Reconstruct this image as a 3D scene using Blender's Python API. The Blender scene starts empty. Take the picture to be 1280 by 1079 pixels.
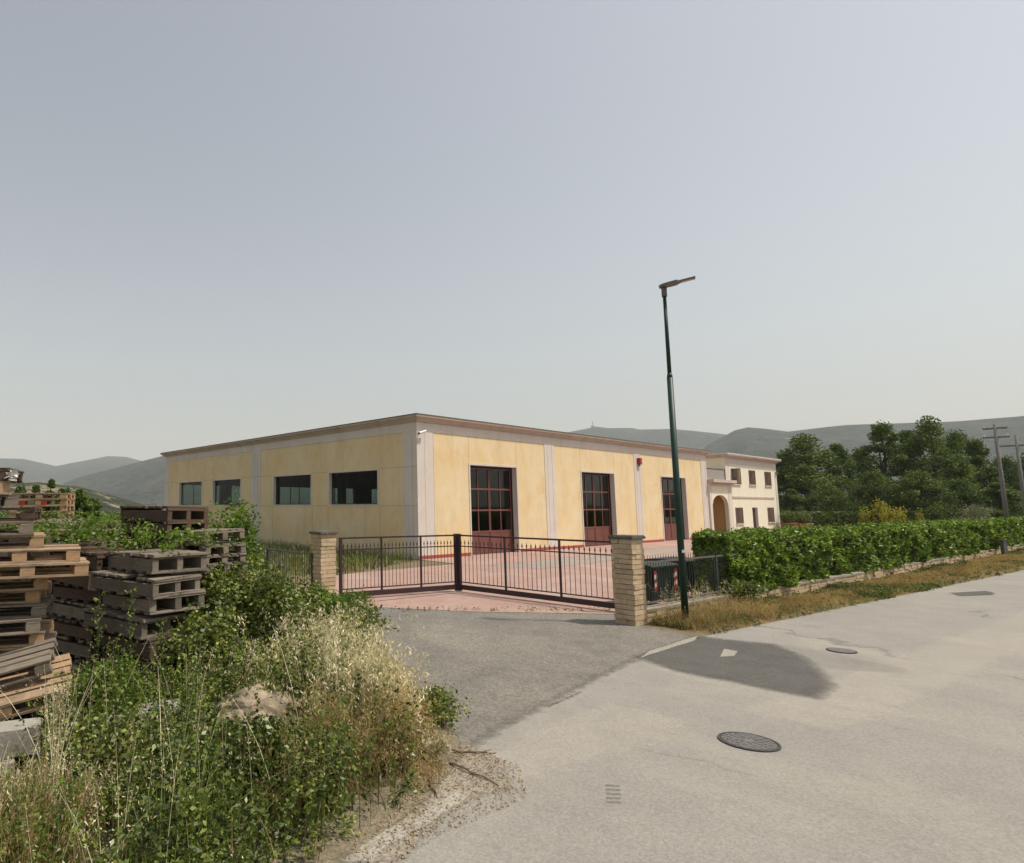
import bpy, bmesh, math, random
import numpy as np
from mathutils import Vector, Matrix, noise

R = math.radians
random.seed(7)
rng = np.random.default_rng(11)
S = bpy.context.scene
COL = S.collection

# ------------------------------------------------------------------ camera, sky, sun, exposure
EYE = 2.5
cam = bpy.data.cameras.new("camera")
cam.sensor_width = 36
cam.lens = 36 * 795 / 1280
cam.shift_x = 240 / 1280
cam.clip_start = 0.05
cam.clip_end = 30000
co = bpy.data.objects.new("camera", cam)
COL.objects.link(co)
co.location = (0, 0, EYE)
PITCH = math.atan(93.5 / 795)
co.rotation_euler = (R(90) + PITCH, 0, 0)
S.camera = co

SUN_AZ, SUN_EL = 102.0, 61.0          # azimuth clockwise from +Y
w = bpy.data.worlds.new("World")
S.world = w
w.use_nodes = True
nt = w.node_tree
bg = nt.nodes["Background"]
sky = nt.nodes.new("ShaderNodeTexSky")
sky.sky_type = 'NISHITA'
sky.sun_disc = False
sky.sun_elevation = R(SUN_EL)
sky.sun_rotation = R(SUN_AZ)
sky.altitude = 400
sky.air_density = 1.6
sky.dust_density = 3.5
sky.ozone_density = 1.6
hs = nt.nodes.new("ShaderNodeHueSaturation")
hs.inputs['Saturation'].default_value = 0.5
nt.links.new(sky.outputs[0], hs.inputs['Color'])
tint = nt.nodes.new("ShaderNodeMix"); tint.data_type = 'RGBA'; tint.blend_type = 'MULTIPLY'; tint.inputs[0].default_value = 1.0
tint.inputs[7].default_value = (1.0, 0.955, 0.90, 1)
nt.links.new(hs.outputs[0], tint.inputs[6]); nt.links.new(tint.outputs[2], bg.inputs[0])
bg.inputs[1].default_value = 0.108
sl = bpy.data.lights.new("sun", 'SUN')
sl.energy = 3.5
sl.angle = R(2.5)
sl.color = (1.0, 0.93, 0.82)
so = bpy.data.objects.new("sun", sl)
COL.objects.link(so)
sd = Vector((math.sin(R(SUN_AZ)) * math.cos(R(SUN_EL)), math.cos(R(SUN_AZ)) * math.cos(R(SUN_EL)), math.sin(R(SUN_EL))))
so.rotation_euler = sd.to_track_quat('Z', 'Y').to_euler()
so.location = (40, -10, 60)
S.view_settings.view_transform = 'Standard'
S.view_settings.look = 'None'
S.view_settings.exposure = 0.36
S.view_settings.gamma = 1.0
S.cycles.use_denoising = True
S.cycles.transparent_max_bounces = 24
S.cycles.max_bounces = 6
S.cycles.volume_bounces = 1

# ------------------------------------------------------------------ helpers
def ray(px, py):
    a = (px - 400) / 795; b = -(py - 539.5) / 795
    c, s = math.cos(PITCH), math.sin(PITCH)
    return a, c - b * s, s + b * c
def gnd(px, py, z=0.0):
    r = ray(px, py); t = (z - EYE) / r[2]
    return Vector((r[0] * t, r[1] * t, z))
def azd(px, D):                          # point at forward distance D below pixel column px (near the eye level)
    r = ray(px, 633); return Vector((r[0] / r[1] * D, D, 0))

def tag(o, label=None, cat=None, group=None, kind=None):
    if label: o['label'] = label
    if cat: o['category'] = cat
    if group: o['group'] = group
    if kind: o['kind'] = kind
    return o
def empty(name, loc=(0, 0, 0), rz=0.0, **k):
    o = bpy.data.objects.new(name, None)
    COL.objects.link(o)
    o.empty_display_size = 0.3
    o.location = loc; o.rotation_euler = (0, 0, rz)
    return tag(o, **k)
def copy_tree(o, parent=None):
    c = o.copy(); COL.objects.link(c); c.parent = parent
    for ch in list(o.children): copy_tree(ch, c)
    return c

class MB:
    def __init__(s): s.v = []; s.f = []; s.m = []; s.smooth = False
    def quad(s, a, b, c, d, mi=0):
        n = len(s.v); s.v += [tuple(a), tuple(b), tuple(c), tuple(d)]; s.f.append((n, n+1, n+2, n+3)); s.m.append(mi)
    def poly(s, pts, mi=0):
        n = len(s.v); s.v += [tuple(p) for p in pts]; s.f.append(tuple(range(n, n+len(pts)))); s.m.append(mi)
    def box(s, x0, x1, y0, y1, z0, z1, mi=0, M=None, jit=0.0):
        n = len(s.v)
        P = [(x0,y0,z0),(x1,y0,z0),(x1,y1,z0),(x0,y1,z0),(x0,y0,z1),(x1,y0,z1),(x1,y1,z1),(x0,y1,z1)]
        if jit: P = [tuple(c + random.uniform(-jit, jit) for c in p) for p in P]
        if M is not None: P = [tuple(M @ Vector(p)) for p in P]
        s.v += P
        for f in ((0,3,2,1),(4,5,6,7),(0,1,5,4),(1,2,6,5),(2,3,7,6),(3,0,4,7)):
            s.f.append(tuple(n+i for i in f)); s.m.append(mi)
    def tube(s, p0, p1, r0, r1=None, n=10, caps=True, mi=0):
        r1 = r0 if r1 is None else r1
        p0 = Vector(p0); p1 = Vector(p1); d = (p1 - p0).normalized()
        u = d.orthogonal().normalized(); v = d.cross(u)
        b = len(s.v)
        for p, r in ((p0, r0), (p1, r1)):
            for i in range(n):
                a = 2*math.pi*i/n
                s.v.append(tuple(p + u*(math.cos(a)*r) + v*(math.sin(a)*r)))
        for i in range(n):
            j = (i+1) % n
            s.f.append((b+i, b+j, b+n+j, b+n+i)); s.m.append(mi)
        if caps:
            s.f.append(tuple(b+i for i in reversed(range(n)))); s.m.append(mi)
            s.f.append(tuple(b+n+i for i in range(n))); s.m.append(mi)
    def path(s, pts, radii, n=6, mi=0):
        for i in range(len(pts)-1): s.tube(pts[i], pts[i+1], radii[i], radii[i+1], n, caps=(i == len(pts)-2), mi=mi)
    def prism(s, pts, z0, z1, mi=0):      # polygon extruded in z, ccw
        n = len(pts); b = len(s.v)
        s.v += [(p[0], p[1], z0) for p in pts] + [(p[0], p[1], z1) for p in pts]
        s.f.append(tuple(b+i for i in reversed(range(n)))); s.m.append(mi)
        s.f.append(tuple(b+n+i for i in range(n))); s.m.append(mi)
        for i in range(n):
            j = (i+1) % n; s.f.append((b+i, b+j, b+n+j, b+n+i)); s.m.append(mi)
    def mesh(s, name, mats):
        me = bpy.data.meshes.new(name)
        me.from_pydata(s.v, [], s.f); me.update()
        if not isinstance(mats, (list, tuple)): mats = [mats]
        for m in mats: me.materials.append(m)
        if len(mats) > 1: me.polygons.foreach_set('material_index', s.m)
        if s.smooth: me.shade_smooth()
        return me
    def build(s, name, mats, parent=None, bevel=0.0, loc=None, rz=None, **k):
        me = s.mesh(name, mats)
        if bevel:
            bm = bmesh.new(); bm.from_mesh(me)
            bmesh.ops.remove_doubles(bm, verts=bm.verts, dist=1e-5)
            bmesh.ops.bevel(bm, geom=bm.edges[:], offset=bevel, segments=1, affect='EDGES')
            bm.to_mesh(me); bm.free()
        o = bpy.data.objects.new(name, me); COL.objects.link(o)
        if parent: o.parent = parent
        if loc is not None: o.location = loc
        if rz is not None: o.rotation_euler = (0, 0, rz)
        return tag(o, **k)

def wall_panel(mb, fr, L, H, t, ops, mi=0, z0=0.0, mir=None):
    """fr(u, d, z) -> point; d = 0 outer face, d = t inner face; ops: (u0, u1, z0, z1)"""
    mir = mi if mir is None else mir
    us = sorted({0.0, L, *[o[0] for o in ops], *[o[1] for o in ops]})
    zs = sorted({z0, H, *[o[2] for o in ops if o[2] > z0], *[o[3] for o in ops]})
    for i in range(len(us)-1):
        for j in range(len(zs)-1):
            a, b, c, d = us[i], us[i+1], zs[j], zs[j+1]
            um, zm = (a+b)/2, (c+d)/2
            if any(o[0] < um < o[1] and o[2] < zm < o[3] for o in ops): continue
            mb.quad(fr(a,0,c), fr(b,0,c), fr(b,0,d), fr(a,0,d), mi)
            mb.quad(fr(b,t,c), fr(a,t,c), fr(a,t,d), fr(b,t,d), mi)
    for (a, b, c, d) in ops:
        mb.quad(fr(a,0,c), fr(a,0,d), fr(a,t,d), fr(a,t,c), mir)
        mb.quad(fr(b,t,c), fr(b,t,d), fr(b,0,d), fr(b,0,c), mir)
        mb.quad(fr(a,0,d), fr(b,0,d), fr(b,t,d), fr(a,t,d), mir)
        if c > z0: mb.quad(fr(a,t,c), fr(b,t,c), fr(b,0,c), fr(a,0,c), mir)

# ------------------------------------------------------------------ materials
def newmat(name):
    m = bpy.data.materials.new(name); m.use_nodes = True
    return m, m.node_tree, m.node_tree.nodes, m.node_tree.links, m.node_tree.nodes["Principled BSDF"]
def noise_n(N, L, co, scale, detail=5, rough=0.6, vec=None, dist=0.0):
    n = N.new("ShaderNodeTexNoise"); n.inputs['Scale'].default_value = scale
    n.inputs['Detail'].default_value = detail; n.inputs['Roughness'].default_value = rough
    n.inputs['Distortion'].default_value = dist
    if vec is not None:
        mp = N.new("ShaderNodeMapping"); mp.inputs['Scale'].default_value = vec
        L.new(co, mp.inputs[0]); co = mp.outputs[0]
    L.new(co, n.inputs['Vector'])
    return n.outputs[0]
def ramp(N, L, fac, stops, interp='LINEAR'):
    r = N.new("ShaderNodeValToRGB"); cr = r.color_ramp; cr.interpolation = interp
    while len(cr.elements) > 1: cr.elements.remove(cr.elements[-1])
    for i, (p, c) in enumerate(stops):
        e = cr.elements[0] if i == 0 else cr.elements.new(p)
        e.position = p
        c = c if isinstance(c, (tuple, list)) else (c, c, c)
        e.color = (*c, 1)
    L.new(fac, r.inputs[0]); return r.outputs[0]
def mixc(N, L, fac, a, b, mode='MIX'):
    m = N.new("ShaderNodeMix"); m.data_type = 'RGBA'; m.blend_type = mode
    for s, x in ((m.inputs[0], fac), (m.inputs[6], a), (m.inputs[7], b)):
        if hasattr(x, 'links'): L.new(x, s)
        elif isinstance(x, (tuple, list)): s.default_value = (*x[:3], 1)
        else: s.default_value = x
    return m.outputs[2]
def mathn(N, L, op, a, b=0.0, clamp=False):
    m = N.new("ShaderNodeMath"); m.operation = op; m.use_clamp = clamp
    for s, x in ((m.inputs[0], a), (m.inputs[1], b)):
        if hasattr(x, 'links'): L.new(x, s)
        else: s.default_value = x
    return m.outputs[0]
def bump(N, L, h, p, st=0.3, d=0.01):
    b = N.new("ShaderNodeBump"); b.inputs['Strength'].default_value = st; b.inputs['Distance'].default_value = d
    L.new(h, b.inputs['Height']); L.new(b.outputs[0], p.inputs['Normal'])

def simple(name, c1, c2=None, scale=4, rough=0.7, bst=0.0, bscale=40, metal=0.0, spec=0.4, vec=None, rnd=0.0, spots=None):
    m, T, N, L, P = newmat(name)
    tc = N.new("ShaderNodeTexCoord").outputs['Object']
    c2 = c2 or tuple(x*0.8 for x in c1)
    col = mixc(N, L, ramp(N, L, noise_n(N, L, tc, scale, 6, 0.65, vec), [(0.3, 0.0), (0.7, 1.0)]), c1, c2)
    if spots:
        col = mixc(N, L, ramp(N, L, noise_n(N, L, tc, spots[1], 5, 0.7), [(spots[2], 0.0), (spots[2]+0.08, 1.0)]), col, spots[0])
    if rnd:
        oi = N.new("ShaderNodeObjectInfo").outputs['Random']
        k = mathn(N, L, 'ADD', mathn(N, L, 'MULTIPLY', oi, 2*rnd), 1-rnd)
        v = N.new("ShaderNodeVectorMath"); v.operation = 'SCALE'
        L.new(col, v.inputs[0]); L.new(k, v.inputs[3]); col = v.outputs[0]
    L.new(col, P.inputs['Base Color'])
    P.inputs['Roughness'].default_value = rough
    P.inputs['Metallic'].default_value = metal
    P.inputs['Specular IOR Level'].default_value = spec
    if bst: bump(N, L, noise_n(N, L, tc, bscale, 6, 0.7, vec), P, bst, 0.01)
    return m

def stucco(name, c1, c2, stain, streak=0.5, warm=(0.62, 0.38, 0.16), warmth=0.35):
    m, T, N, L, P = newmat(name)
    tc = N.new("ShaderNodeTexCoord").outputs['Object']
    blot = ramp(N, L, noise_n(N, L, tc, 0.55, 8, 0.68, None, 0.4), [(0.35, 0.0), (0.68, 1.0)])
    col = mixc(N, L, blot, c1, c2)
    st = ramp(N, L, noise_n(N, L, tc, 1.0, 8, 0.68, (1.3, 1.3, 0.3)), [(0.5, 0.0), (0.78, 1.0)])
    col = mixc(N, L, mathn(N, L, 'MULTIPLY', st, streak), col, stain)
    wb = ramp(N, L, noise_n(N, L, tc, 0.8, 9, 0.75, (1, 1, 0.7), 0.8), [(0.55, 0.0), (0.72, 1.0)])
    col = mixc(N, L, mathn(N, L, 'MULTIPLY', wb, warmth), col, warm)
    fine = ramp(N, L, noise_n(N, L, tc, 14, 6, 0.7), [(0.3, 0.9), (0.7, 1.06)])
    col = mixc(N, L, 1.0, col, fine, 'MULTIPLY')
    L.new(col, P.inputs['Base Color']); P.inputs['Roughness'].default_value = 0.9
    P.inputs['Specular IOR Level'].default_value = 0.25
    bump(N, L, noise_n(N, L, tc, 60, 4, 0.7), P, 0.25, 0.004)
    return m

def leafmat(name, cols, trans=0.3, rough=0.45, spec=0.45, clump=1.2, objrnd=0.0):
    """per-leaf colour from attribute rnd; larger light and dark clumps from noise"""
    m, T, N, L, P = newmat(name)
    at = N.new("ShaderNodeAttribute"); at.attribute_name = 'rnd'
    n = len(cols)
    c = ramp(N, L, at.outputs['Fac'], [(i/(n-1), cols[i]) for i in range(n)])
    tc = N.new("ShaderNodeTexCoord").outputs['Object']
    k = ramp(N, L, noise_n(N, L, tc, clump, 4, 0.6), [(0.35, 0.6), (0.65, 1.35)])
    c = mixc(N, L, 1.0, c, k, 'MULTIPLY')
    if objrnd:
        oi = N.new("ShaderNodeObjectInfo").outputs['Random']
        c = mixc(N, L, 1.0, c, ramp(N, L, oi, [(0, (1-objrnd, 1-objrnd*.6, 1-objrnd*.5)), (1, (1+objrnd, 1+objrnd, 1))]), 'MULTIPLY')
    L.new(c, P.inputs['Base Color'])
    P.inputs['Roughness'].default_value = rough; P.inputs['Specular IOR Level'].default_value = spec
    tr = N.new("ShaderNodeBsdfTranslucent"); 
    L.new(mixc(N, L, 1.0, c, (1.25, 1.3, 0.6), 'MULTIPLY'), tr.inputs[0])
    mx = N.new("ShaderNodeMixShader"); mx.inputs[0].default_value = trans
    L.new(P.outputs[0], mx.inputs[1]); L.new(tr.outputs[0], mx.inputs[2])
    L.new(mx.outputs[0], N["Material Output"].inputs[0])
    return m

def glassmat(name, tint, refl_rough=0.03, alpha=0.75, dark=(0.01, 0.014, 0.013)):
    m, T, N, L, P = newmat(name)
    tr = N.new("ShaderNodeBsdfTransparent"); tr.inputs[0].default_value = (*tint, 1)
    N.remove(P); P = N.new("ShaderNodeBsdfGlossy"); P.inputs['Color'].default_value = (0.85, 0.9, 0.88, 1); P.inputs['Roughness'].default_value = refl_rough
    mx = N.new("ShaderNodeMixShader")
    fr = N.new("ShaderNodeLayerWeight"); fr.inputs[0].default_value = 0.5
    f = mathn(N, L, 'ADD', mathn(N, L, 'MULTIPLY', mathn(N, L, 'POWER', fr.outputs['Facing'], 4.0), 0.7), 1-alpha, True)
    L.new(f, mx.inputs[0]); L.new(tr.outputs[0], mx.inputs[1]); L.new(P.outputs[0], mx.inputs[2])
    L.new(mx.outputs[0], N["Material Output"].inputs[0])
    return m

M = {}
M['yellow'] = stucco('yellow_render', (0.74, 0.62, 0.41), (0.70, 0.52, 0.27), (0.44, 0.34, 0.20), 0.42, (0.64, 0.38, 0.15), 0.55)
M['white'] = stucco('pale_render', (0.65, 0.585, 0.525), (0.59, 0.53, 0.475), (0.35, 0.31, 0.27), 0.4, (0.5, 0.4, 0.33), 0.15)
M['house_yellow'] = stucco('house_render', (0.76, 0.71, 0.57), (0.74, 0.69, 0.54), (0.5, 0.42, 0.26), 0.2, (0.62, 0.48, 0.28), 0.15)
M['porch'] = stucco('porch_render', (0.60, 0.40, 0.16), (0.58, 0.36, 0.14), (0.4, 0.25, 0.1), 0.2)
M['cornice'] = stucco('cornice_concrete', (0.54, 0.45, 0.38), (0.47, 0.39, 0.33), (0.22, 0.18, 0.15), 0.6, (0.52, 0.34, 0.25), 0.4)
M['metal_edge'] = simple('roof_edge_metal', (0.16, 0.13, 0.11), (0.10, 0.085, 0.075), 3, 0.6)
M['roof'] = simple('roof_felt', (0.2, 0.19, 0.18), (0.14, 0.135, 0.13), 1, 0.9)
M['joint'] = simple('panel_joint', (0.32, 0.26, 0.18), None, 3, 0.9)
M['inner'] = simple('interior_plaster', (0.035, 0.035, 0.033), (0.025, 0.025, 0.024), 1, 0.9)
M['plinth'] = simple('red_plinth_paint', (0.36, 0.075, 0.06), (0.27, 0.06, 0.05), 3, 0.8)
M['redbrown'] = simple('red_brown_paint', (0.175, 0.062, 0.048), (0.14, 0.05, 0.04), 2, 0.5, spec=0.4)
M['darkframe'] = simple('dark_frame', (0.03, 0.03, 0.03), None, 3, 0.5)
M['glass'] = glassmat('window_glass', (0.55, 0.64, 0.59), alpha=0.998)
M['doorglass'] = glassmat('door_glass', (0.2, 0.25, 0.23), alpha=0.955)
M['shutter'] = simple('brown_shutter', (0.19, 0.115, 0.075), (0.15, 0.09, 0.06), 8, 0.6)
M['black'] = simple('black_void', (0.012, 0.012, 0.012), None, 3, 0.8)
M['iron'] = simple('gate_paint', (0.045, 0.022, 0.024), (0.03, 0.016, 0.017), 9, 0.42, spec=0.5)
M['iron_green'] = simple('fence_paint', (0.035, 0.05, 0.04), (0.05, 0.05, 0.045), 14, 0.5, spots=((0.16, 0.13, 0.11), 30, 0.62))
M['rail'] = simple('weathered_rail', (0.16, 0.13, 0.11), (0.09, 0.07, 0.06), 12, 0.6)
M['stone'] = simple('split_stone', (0.52, 0.40, 0.25), (0.38, 0.28, 0.17), 5, 0.9, 0.9, 30, rnd=0.0, spots=((0.2, 0.15, 0.1), 9, 0.6))
M['stone2'] = simple('split_stone_warm', (0.56, 0.44, 0.30), (0.45, 0.31, 0.18), 6, 0.9, 0.9, 30, spots=((0.18, 0.14, 0.1), 12, 0.62))
M['mortar'] = simple('mortar', (0.13, 0.10, 0.075), None, 6, 0.95)
M['cap'] = simple('slate_cap', (0.11, 0.10, 0.09), (0.06, 0.055, 0.05), 8, 0.8, 0.5, 25, spots=((0.26, 0.24, 0.2), 7, 0.6))
M['coping'] = simple('coping_concrete', (0.33, 0.29, 0.23), (0.22, 0.19, 0.15), 5, 0.9, 0.5, 30, spots=((0.1, 0.09, 0.07), 9, 0.58))
M['green_pole'] = simple('green_pole_paint', (0.010, 0.045, 0.030), (0.008, 0.03, 0.022), 6, 0.5, spec=0.35, spots=((0.10, 0.11, 0.09), 18, 0.66))
M['lamp_grey'] = simple('lamp_housing', (0.17, 0.16, 0.15), (0.13, 0.12, 0.11), 5, 0.5)
M['lamp_glass'] = simple('lamp_lens', (0.5, 0.42, 0.38), None, 5, 0.25)
M['concrete_pole'] = simple('concrete_pole', (0.17, 0.17, 0.16), (0.12, 0.12, 0.11), 3, 0.9)
M['insul'] = simple('insulator', (0.7, 0.68, 0.64), None, 5, 0.3)
M['bin'] = simple('bin_green', (0.007, 0.02, 0.012), (0.006, 0.015, 0.01), 3, 0.5)
M['red_r'] = simple('reflector_red', (0.36, 0.03, 0.03), None, 5, 0.4)
M['white_r'] = simple('reflector_white', (0.5, 0.5, 0.48), None, 5, 0.4)
M['rubber'] = simple('rubber', (0.02, 0.02, 0.02), None, 5, 0.8)
M['camwhite'] = simple('camera_housing', (0.7, 0.7, 0.7), None, 5, 0.4)
M['terracotta'] = simple('terracotta', (0.30, 0.12, 0.08), (0.24, 0.095, 0.065), 6, 0.8)
M['bark'] = simple('bark', (0.10, 0.075, 0.05), (0.06, 0.045, 0.03), 6, 0.95, 0.6, 20, vec=(1, 1, 0.3))
M['twig'] = simple('dry_twig', (0.16, 0.10, 0.06), (0.10, 0.06, 0.04), 12, 0.9)
M['iron_cover'] = simple('cast_iron', (0.19, 0.18, 0.165), (0.12, 0.112, 0.10), 14, 0.6, 0.5, 60, metal=0.3)
M['cover_ring'] = simple('cover_ring', (0.055, 0.05, 0.047), None, 14, 0.8)
M['grate'] = simple('old_cover', (0.20, 0.19, 0.17), (0.13, 0.12, 0.11), 10, 0.8)
M['block'] = simple('concrete_block', (0.36, 0.34, 0.30), (0.25, 0.235, 0.2), 4, 0.95, 0.8, 25, spots=((0.12, 0.11, 0.09), 6, 0.6))
M['rock'] = simple('tan_rock', (0.42, 0.34, 0.25), (0.30, 0.235, 0.17), 6, 0.95, 0.9, 14)
M['bag'] = simple('plastic_film', (0.7, 0.68, 0.62), None, 9, 0.4)
M['screen'] = simple('terrace_screen', (0.30, 0.28, 0.25), (0.26, 0.24, 0.22), 3, 0.8)
M['core'] = simple('hedge_shade_core', (0.010, 0.016, 0.007), None, 4, 1.0)  # near-black colour standing for the shade inside the hedges

def woodmat(name, cols, rnd):
    m, T, N, L, P = newmat(name)
    tc = N.new("ShaderNodeTexCoord").outputs['Object']
    at = N.new("ShaderNodeAttribute"); at.attribute_name = 'rnd'
    oi = N.new("ShaderNodeObjectInfo").outputs['Random']
    t = mathn(N, L, 'ADD', mathn(N, L, 'MULTIPLY', at.outputs['Fac'], 0.6), mathn(N, L, 'MULTIPLY', oi, 0.4))
    n = len(cols)
    c = ramp(N, L, t, [(i/(n-1), cols[i]) for i in range(n)])
    g = ramp(N, L, noise_n(N, L, tc, 3.0, 7, 0.7, (3, 16, 16)), [(0.3, 0.62), (0.72, 1.18)])
    c = mixc(N, L, 1.0, c, g, 'MULTIPLY')
    s = ramp(N, L, noise_n(N, L, tc, 2.5, 6, 0.7), [(0.52, 0.0), (0.72, 0.55)])
    c = mixc(N, L, s, c, (0.085, 0.07, 0.055))
    L.new(c, P.inputs['Base Color']); P.inputs['Roughness'].default_value = 0.88
    P.inputs['Specular IOR Level'].default_value = 0.2
    bump(N, L, noise_n(N, L, tc, 4.0, 6, 0.7, (3, 26, 26)), P, 0.5, 0.006)
    return m
WOOD = {
 'fresh': woodmat('fresh_pallet_wood', [(0.46, 0.28, 0.15), (0.38, 0.26, 0.16), (0.29, 0.225, 0.16)], 0.2),
 'grey':  woodmat('grey_pallet_wood', [(0.155, 0.125, 0.095), (0.24, 0.20, 0.155), (0.115, 0.095, 0.078)], 0.2),
 'dark':  woodmat('dark_pallet_wood', [(0.085, 0.055, 0.038), (0.12, 0.08, 0.055), (0.065, 0.045, 0.035)], 0.2),
}

G1 = [(0.04, 0.06, 0.014), (0.10, 0.14, 0.028), (0.18, 0.22, 0.045), (0.32, 0.35, 0.09)]
M['leaf_hedge'] = leafmat('laurel_leaf', [(0.035, 0.075, 0.010), (0.09, 0.16, 0.018), (0.18, 0.27, 0.035), (0.36, 0.45, 0.10)], 0.28, 0.42, 0.4, 2.4)
M['leaf_weed'] = leafmat('weed_leaf', G1, 0.2, 0.5, 0.35, 2.6)
M['leaf_bramble'] = leafmat('bramble_leaf', [(0.03, 0.05, 0.012), (0.07, 0.105, 0.02), (0.125, 0.17, 0.03), (0.22, 0.27, 0.055)], 0.2, 0.42, 0.45, 2.2)
M['leaf_vine'] = leafmat('vine_leaf', [(0.07, 0.13, 0.015), (0.11, 0.19, 0.02), (0.17, 0.25, 0.03)], 0.4, 0.45, 0.4, 2)
M['leaf_tree'] = leafmat('tree_leaf', [(0.03, 0.055, 0.015), (0.066, 0.10, 0.024), (0.11, 0.155, 0.035), (0.165, 0.21, 0.05)], 0.25, 0.55, 0.3, 0.35, 0.16)
M['leaf_poplar'] = leafmat('light_tree_leaf', [(0.06, 0.10, 0.02), (0.10, 0.155, 0.03), (0.15, 0.20, 0.045)], 0.3, 0.5, 0.3, 0.8, 0.1)
M['leaf_olive'] = leafmat('olive_leaf', [(0.13, 0.15, 0.085), (0.18, 0.20, 0.12), (0.24, 0.25, 0.16)], 0.2, 0.6, 0.3, 1.2)
M['leaf_gold'] = leafmat('golden_leaf', [(0.13, 0.17, 0.02), (0.30, 0.29, 0.035), (0.46, 0.39, 0.05)], 0.3, 0.5, 0.3, 0.9)
M['straw'] = leafmat('oat_straw', [(0.42, 0.33, 0.19), (0.56, 0.47, 0.31), (0.66, 0.59, 0.43), (0.76, 0.70, 0.54)], 0.3, 0.7, 0.2, 1.5)
M['straw_brown'] = leafmat('brown_grass', [(0.24, 0.14, 0.065), (0.34, 0.22, 0.11), (0.46, 0.34, 0.18), (0.22, 0.21, 0.08)], 0.3, 0.7, 0.2, 1.5)
M['grass_green'] = leafmat('green_grass', [(0.05, 0.085, 0.018), (0.08, 0.12, 0.025), (0.13, 0.16, 0.045), (0.22, 0.2, 0.08)], 0.3, 0.6, 0.3, 0.8)

# --- ground materials
def asphalt(name, base, dark, light, agg, soft=False, cracks=0.0, dust=None, rep=None, bst=0.5, wide=.08):
    m, T, N, L, P = newmat(name)
    tc = N.new("ShaderNodeTexCoord").outputs['Object']
    big = ramp(N, L, noise_n(N, L, tc, 0.22, 6, 0.6, None, 0.6), [(0.3, 0.0), (0.7, 1.0)])
    c = mixc(N, L, big, base, light)
    mid = ramp(N, L, noise_n(N, L, tc, 1.3, 8, 0.7), [(0.42, 0.0), (0.7, 0.6)])
    c = mixc(N, L, mid, c, dark)
    if dust:
        dm = ramp(N, L, noise_n(N, L, tc, 0.5, 7, 0.62, (1.0, 0.5, 1), 0.8), [(0.5, 0.0), (0.75, 0.75)])
        c = mixc(N, L, dm, c, dust)
    v = N.new("ShaderNodeTexVoronoi"); v.inputs['Scale'].default_value = agg; L.new(tc, v.inputs['Vector'])
    g = ramp(N, L, mathn(N, L, 'FRACT', mathn(N, L, 'MULTIPLY', v.outputs['Color'], 3.7)), [(0.0, 0.72), (0.5, 1.0), (1.0, 1.35)])
    c = mixc(N, L, 0.8 if soft else 0.45, c, g, 'MULTIPLY')
    g2 = ramp(N, L, noise_n(N, L, tc, 26, 6, 0.8), [(0.3, 0.72), (0.7, 1.25)])
    c = mixc(N, L, 0.85 if soft else 0.4, c, g2, 'MULTIPLY')
    sp_ = ramp(N, L, noise_n(N, L, tc, 2.2, 6, 0.72, None, 0.5), [(0.6, 0.0), (0.72, 0.35)])
    c = mixc(N, L, sp_, c, tuple(x*0.6 for x in base))
    if cracks:
        vc = N.new("ShaderNodeTexVoronoi"); vc.feature = 'DISTANCE_TO_EDGE'; vc.inputs['Scale'].default_value = cracks
        nn = N.new("ShaderNodeVectorMath"); nn.operation = 'ADD'
        no = N.new("ShaderNodeTexNoise"); no.inputs['Scale'].default_value = 1.4; no.inputs['Detail'].default_value = 6; L.new(tc, no.inputs['Vector'])
        L.new(no.outputs['Color'], nn.inputs[0]); L.new(tc, nn.inputs[1]); L.new(nn.outputs[0], vc.inputs['Vector'])
        ln = ramp(N, L, vc.outputs['Distance'], [(0.0, 1.0), (0.012, 0.0)])
        gate_ = ramp(N, L, noise_n(N, L, tc, 0.35, 3, 0.5), [(0.56, 0.0), (0.64, 1.0)])
        c = mixc(N, L, mathn(N, L, 'MULTIPLY', ln, mathn(N, L, 'MULTIPLY', gate_, 0.6)), c, tuple(x*0.35 for x in base))
    L.new(c, P.inputs['Base Color']); P.inputs['Roughness'].default_value = 0.92; P.inputs['Specular IOR Level'].default_value = 0.25
    bump(N, L, mathn(N, L, 'ADD', v.outputs['Distance'], noise_n(N, L, tc, 40, 4, 0.7)), P, bst, 0.006)
    if soft:
        at = N.new("ShaderNodeAttribute"); at.attribute_name = 'mask'
        nz = noise_n(N, L, tc, 5, 7, 0.75)
        a = mathn(N, L, 'ADD', at.outputs['Fac'], mathn(N, L, 'MULTIPLY', mathn(N, L, 'SUBTRACT', nz, 0.5), 0.7))
        a = ramp(N, L, a, [(0.5-wide, 0.0), (0.5+wide, 1.0)])
        if rep: a = mathn(N, L, 'MULTIPLY', a, rep)
        tr = N.new("ShaderNodeBsdfTransparent"); mx = N.new("ShaderNodeMixShader")
        L.new(a, mx.inputs[0]); L.new(tr.outputs[0], mx.inputs[1]); L.new(P.outputs[0], mx.inputs[2])
        L.new(mx.outputs[0], N["Material Output"].inputs[0])
    return m
M['road'] = asphalt('road_asphalt', (0.235, 0.22, 0.193), (0.198, 0.186, 0.163), (0.264, 0.247, 0.217), 60, False, 0.22, (0.32, 0.288, 0.233), bst=0.3)
M['apron'] = asphalt('apron_asphalt', (0.155, 0.143, 0.122), (0.105, 0.098, 0.085), (0.195, 0.178, 0.15), 34, True, 0.6, (0.23, 0.208, 0.17), bst=1.0, wide=.16)
M['patch'] = asphalt('patch_asphalt', (0.088, 0.083, 0.076), (0.062, 0.058, 0.053), (0.125, 0.117, 0.105), 70, True, rep=0.8, bst=0.4, wide=.3)
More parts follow.
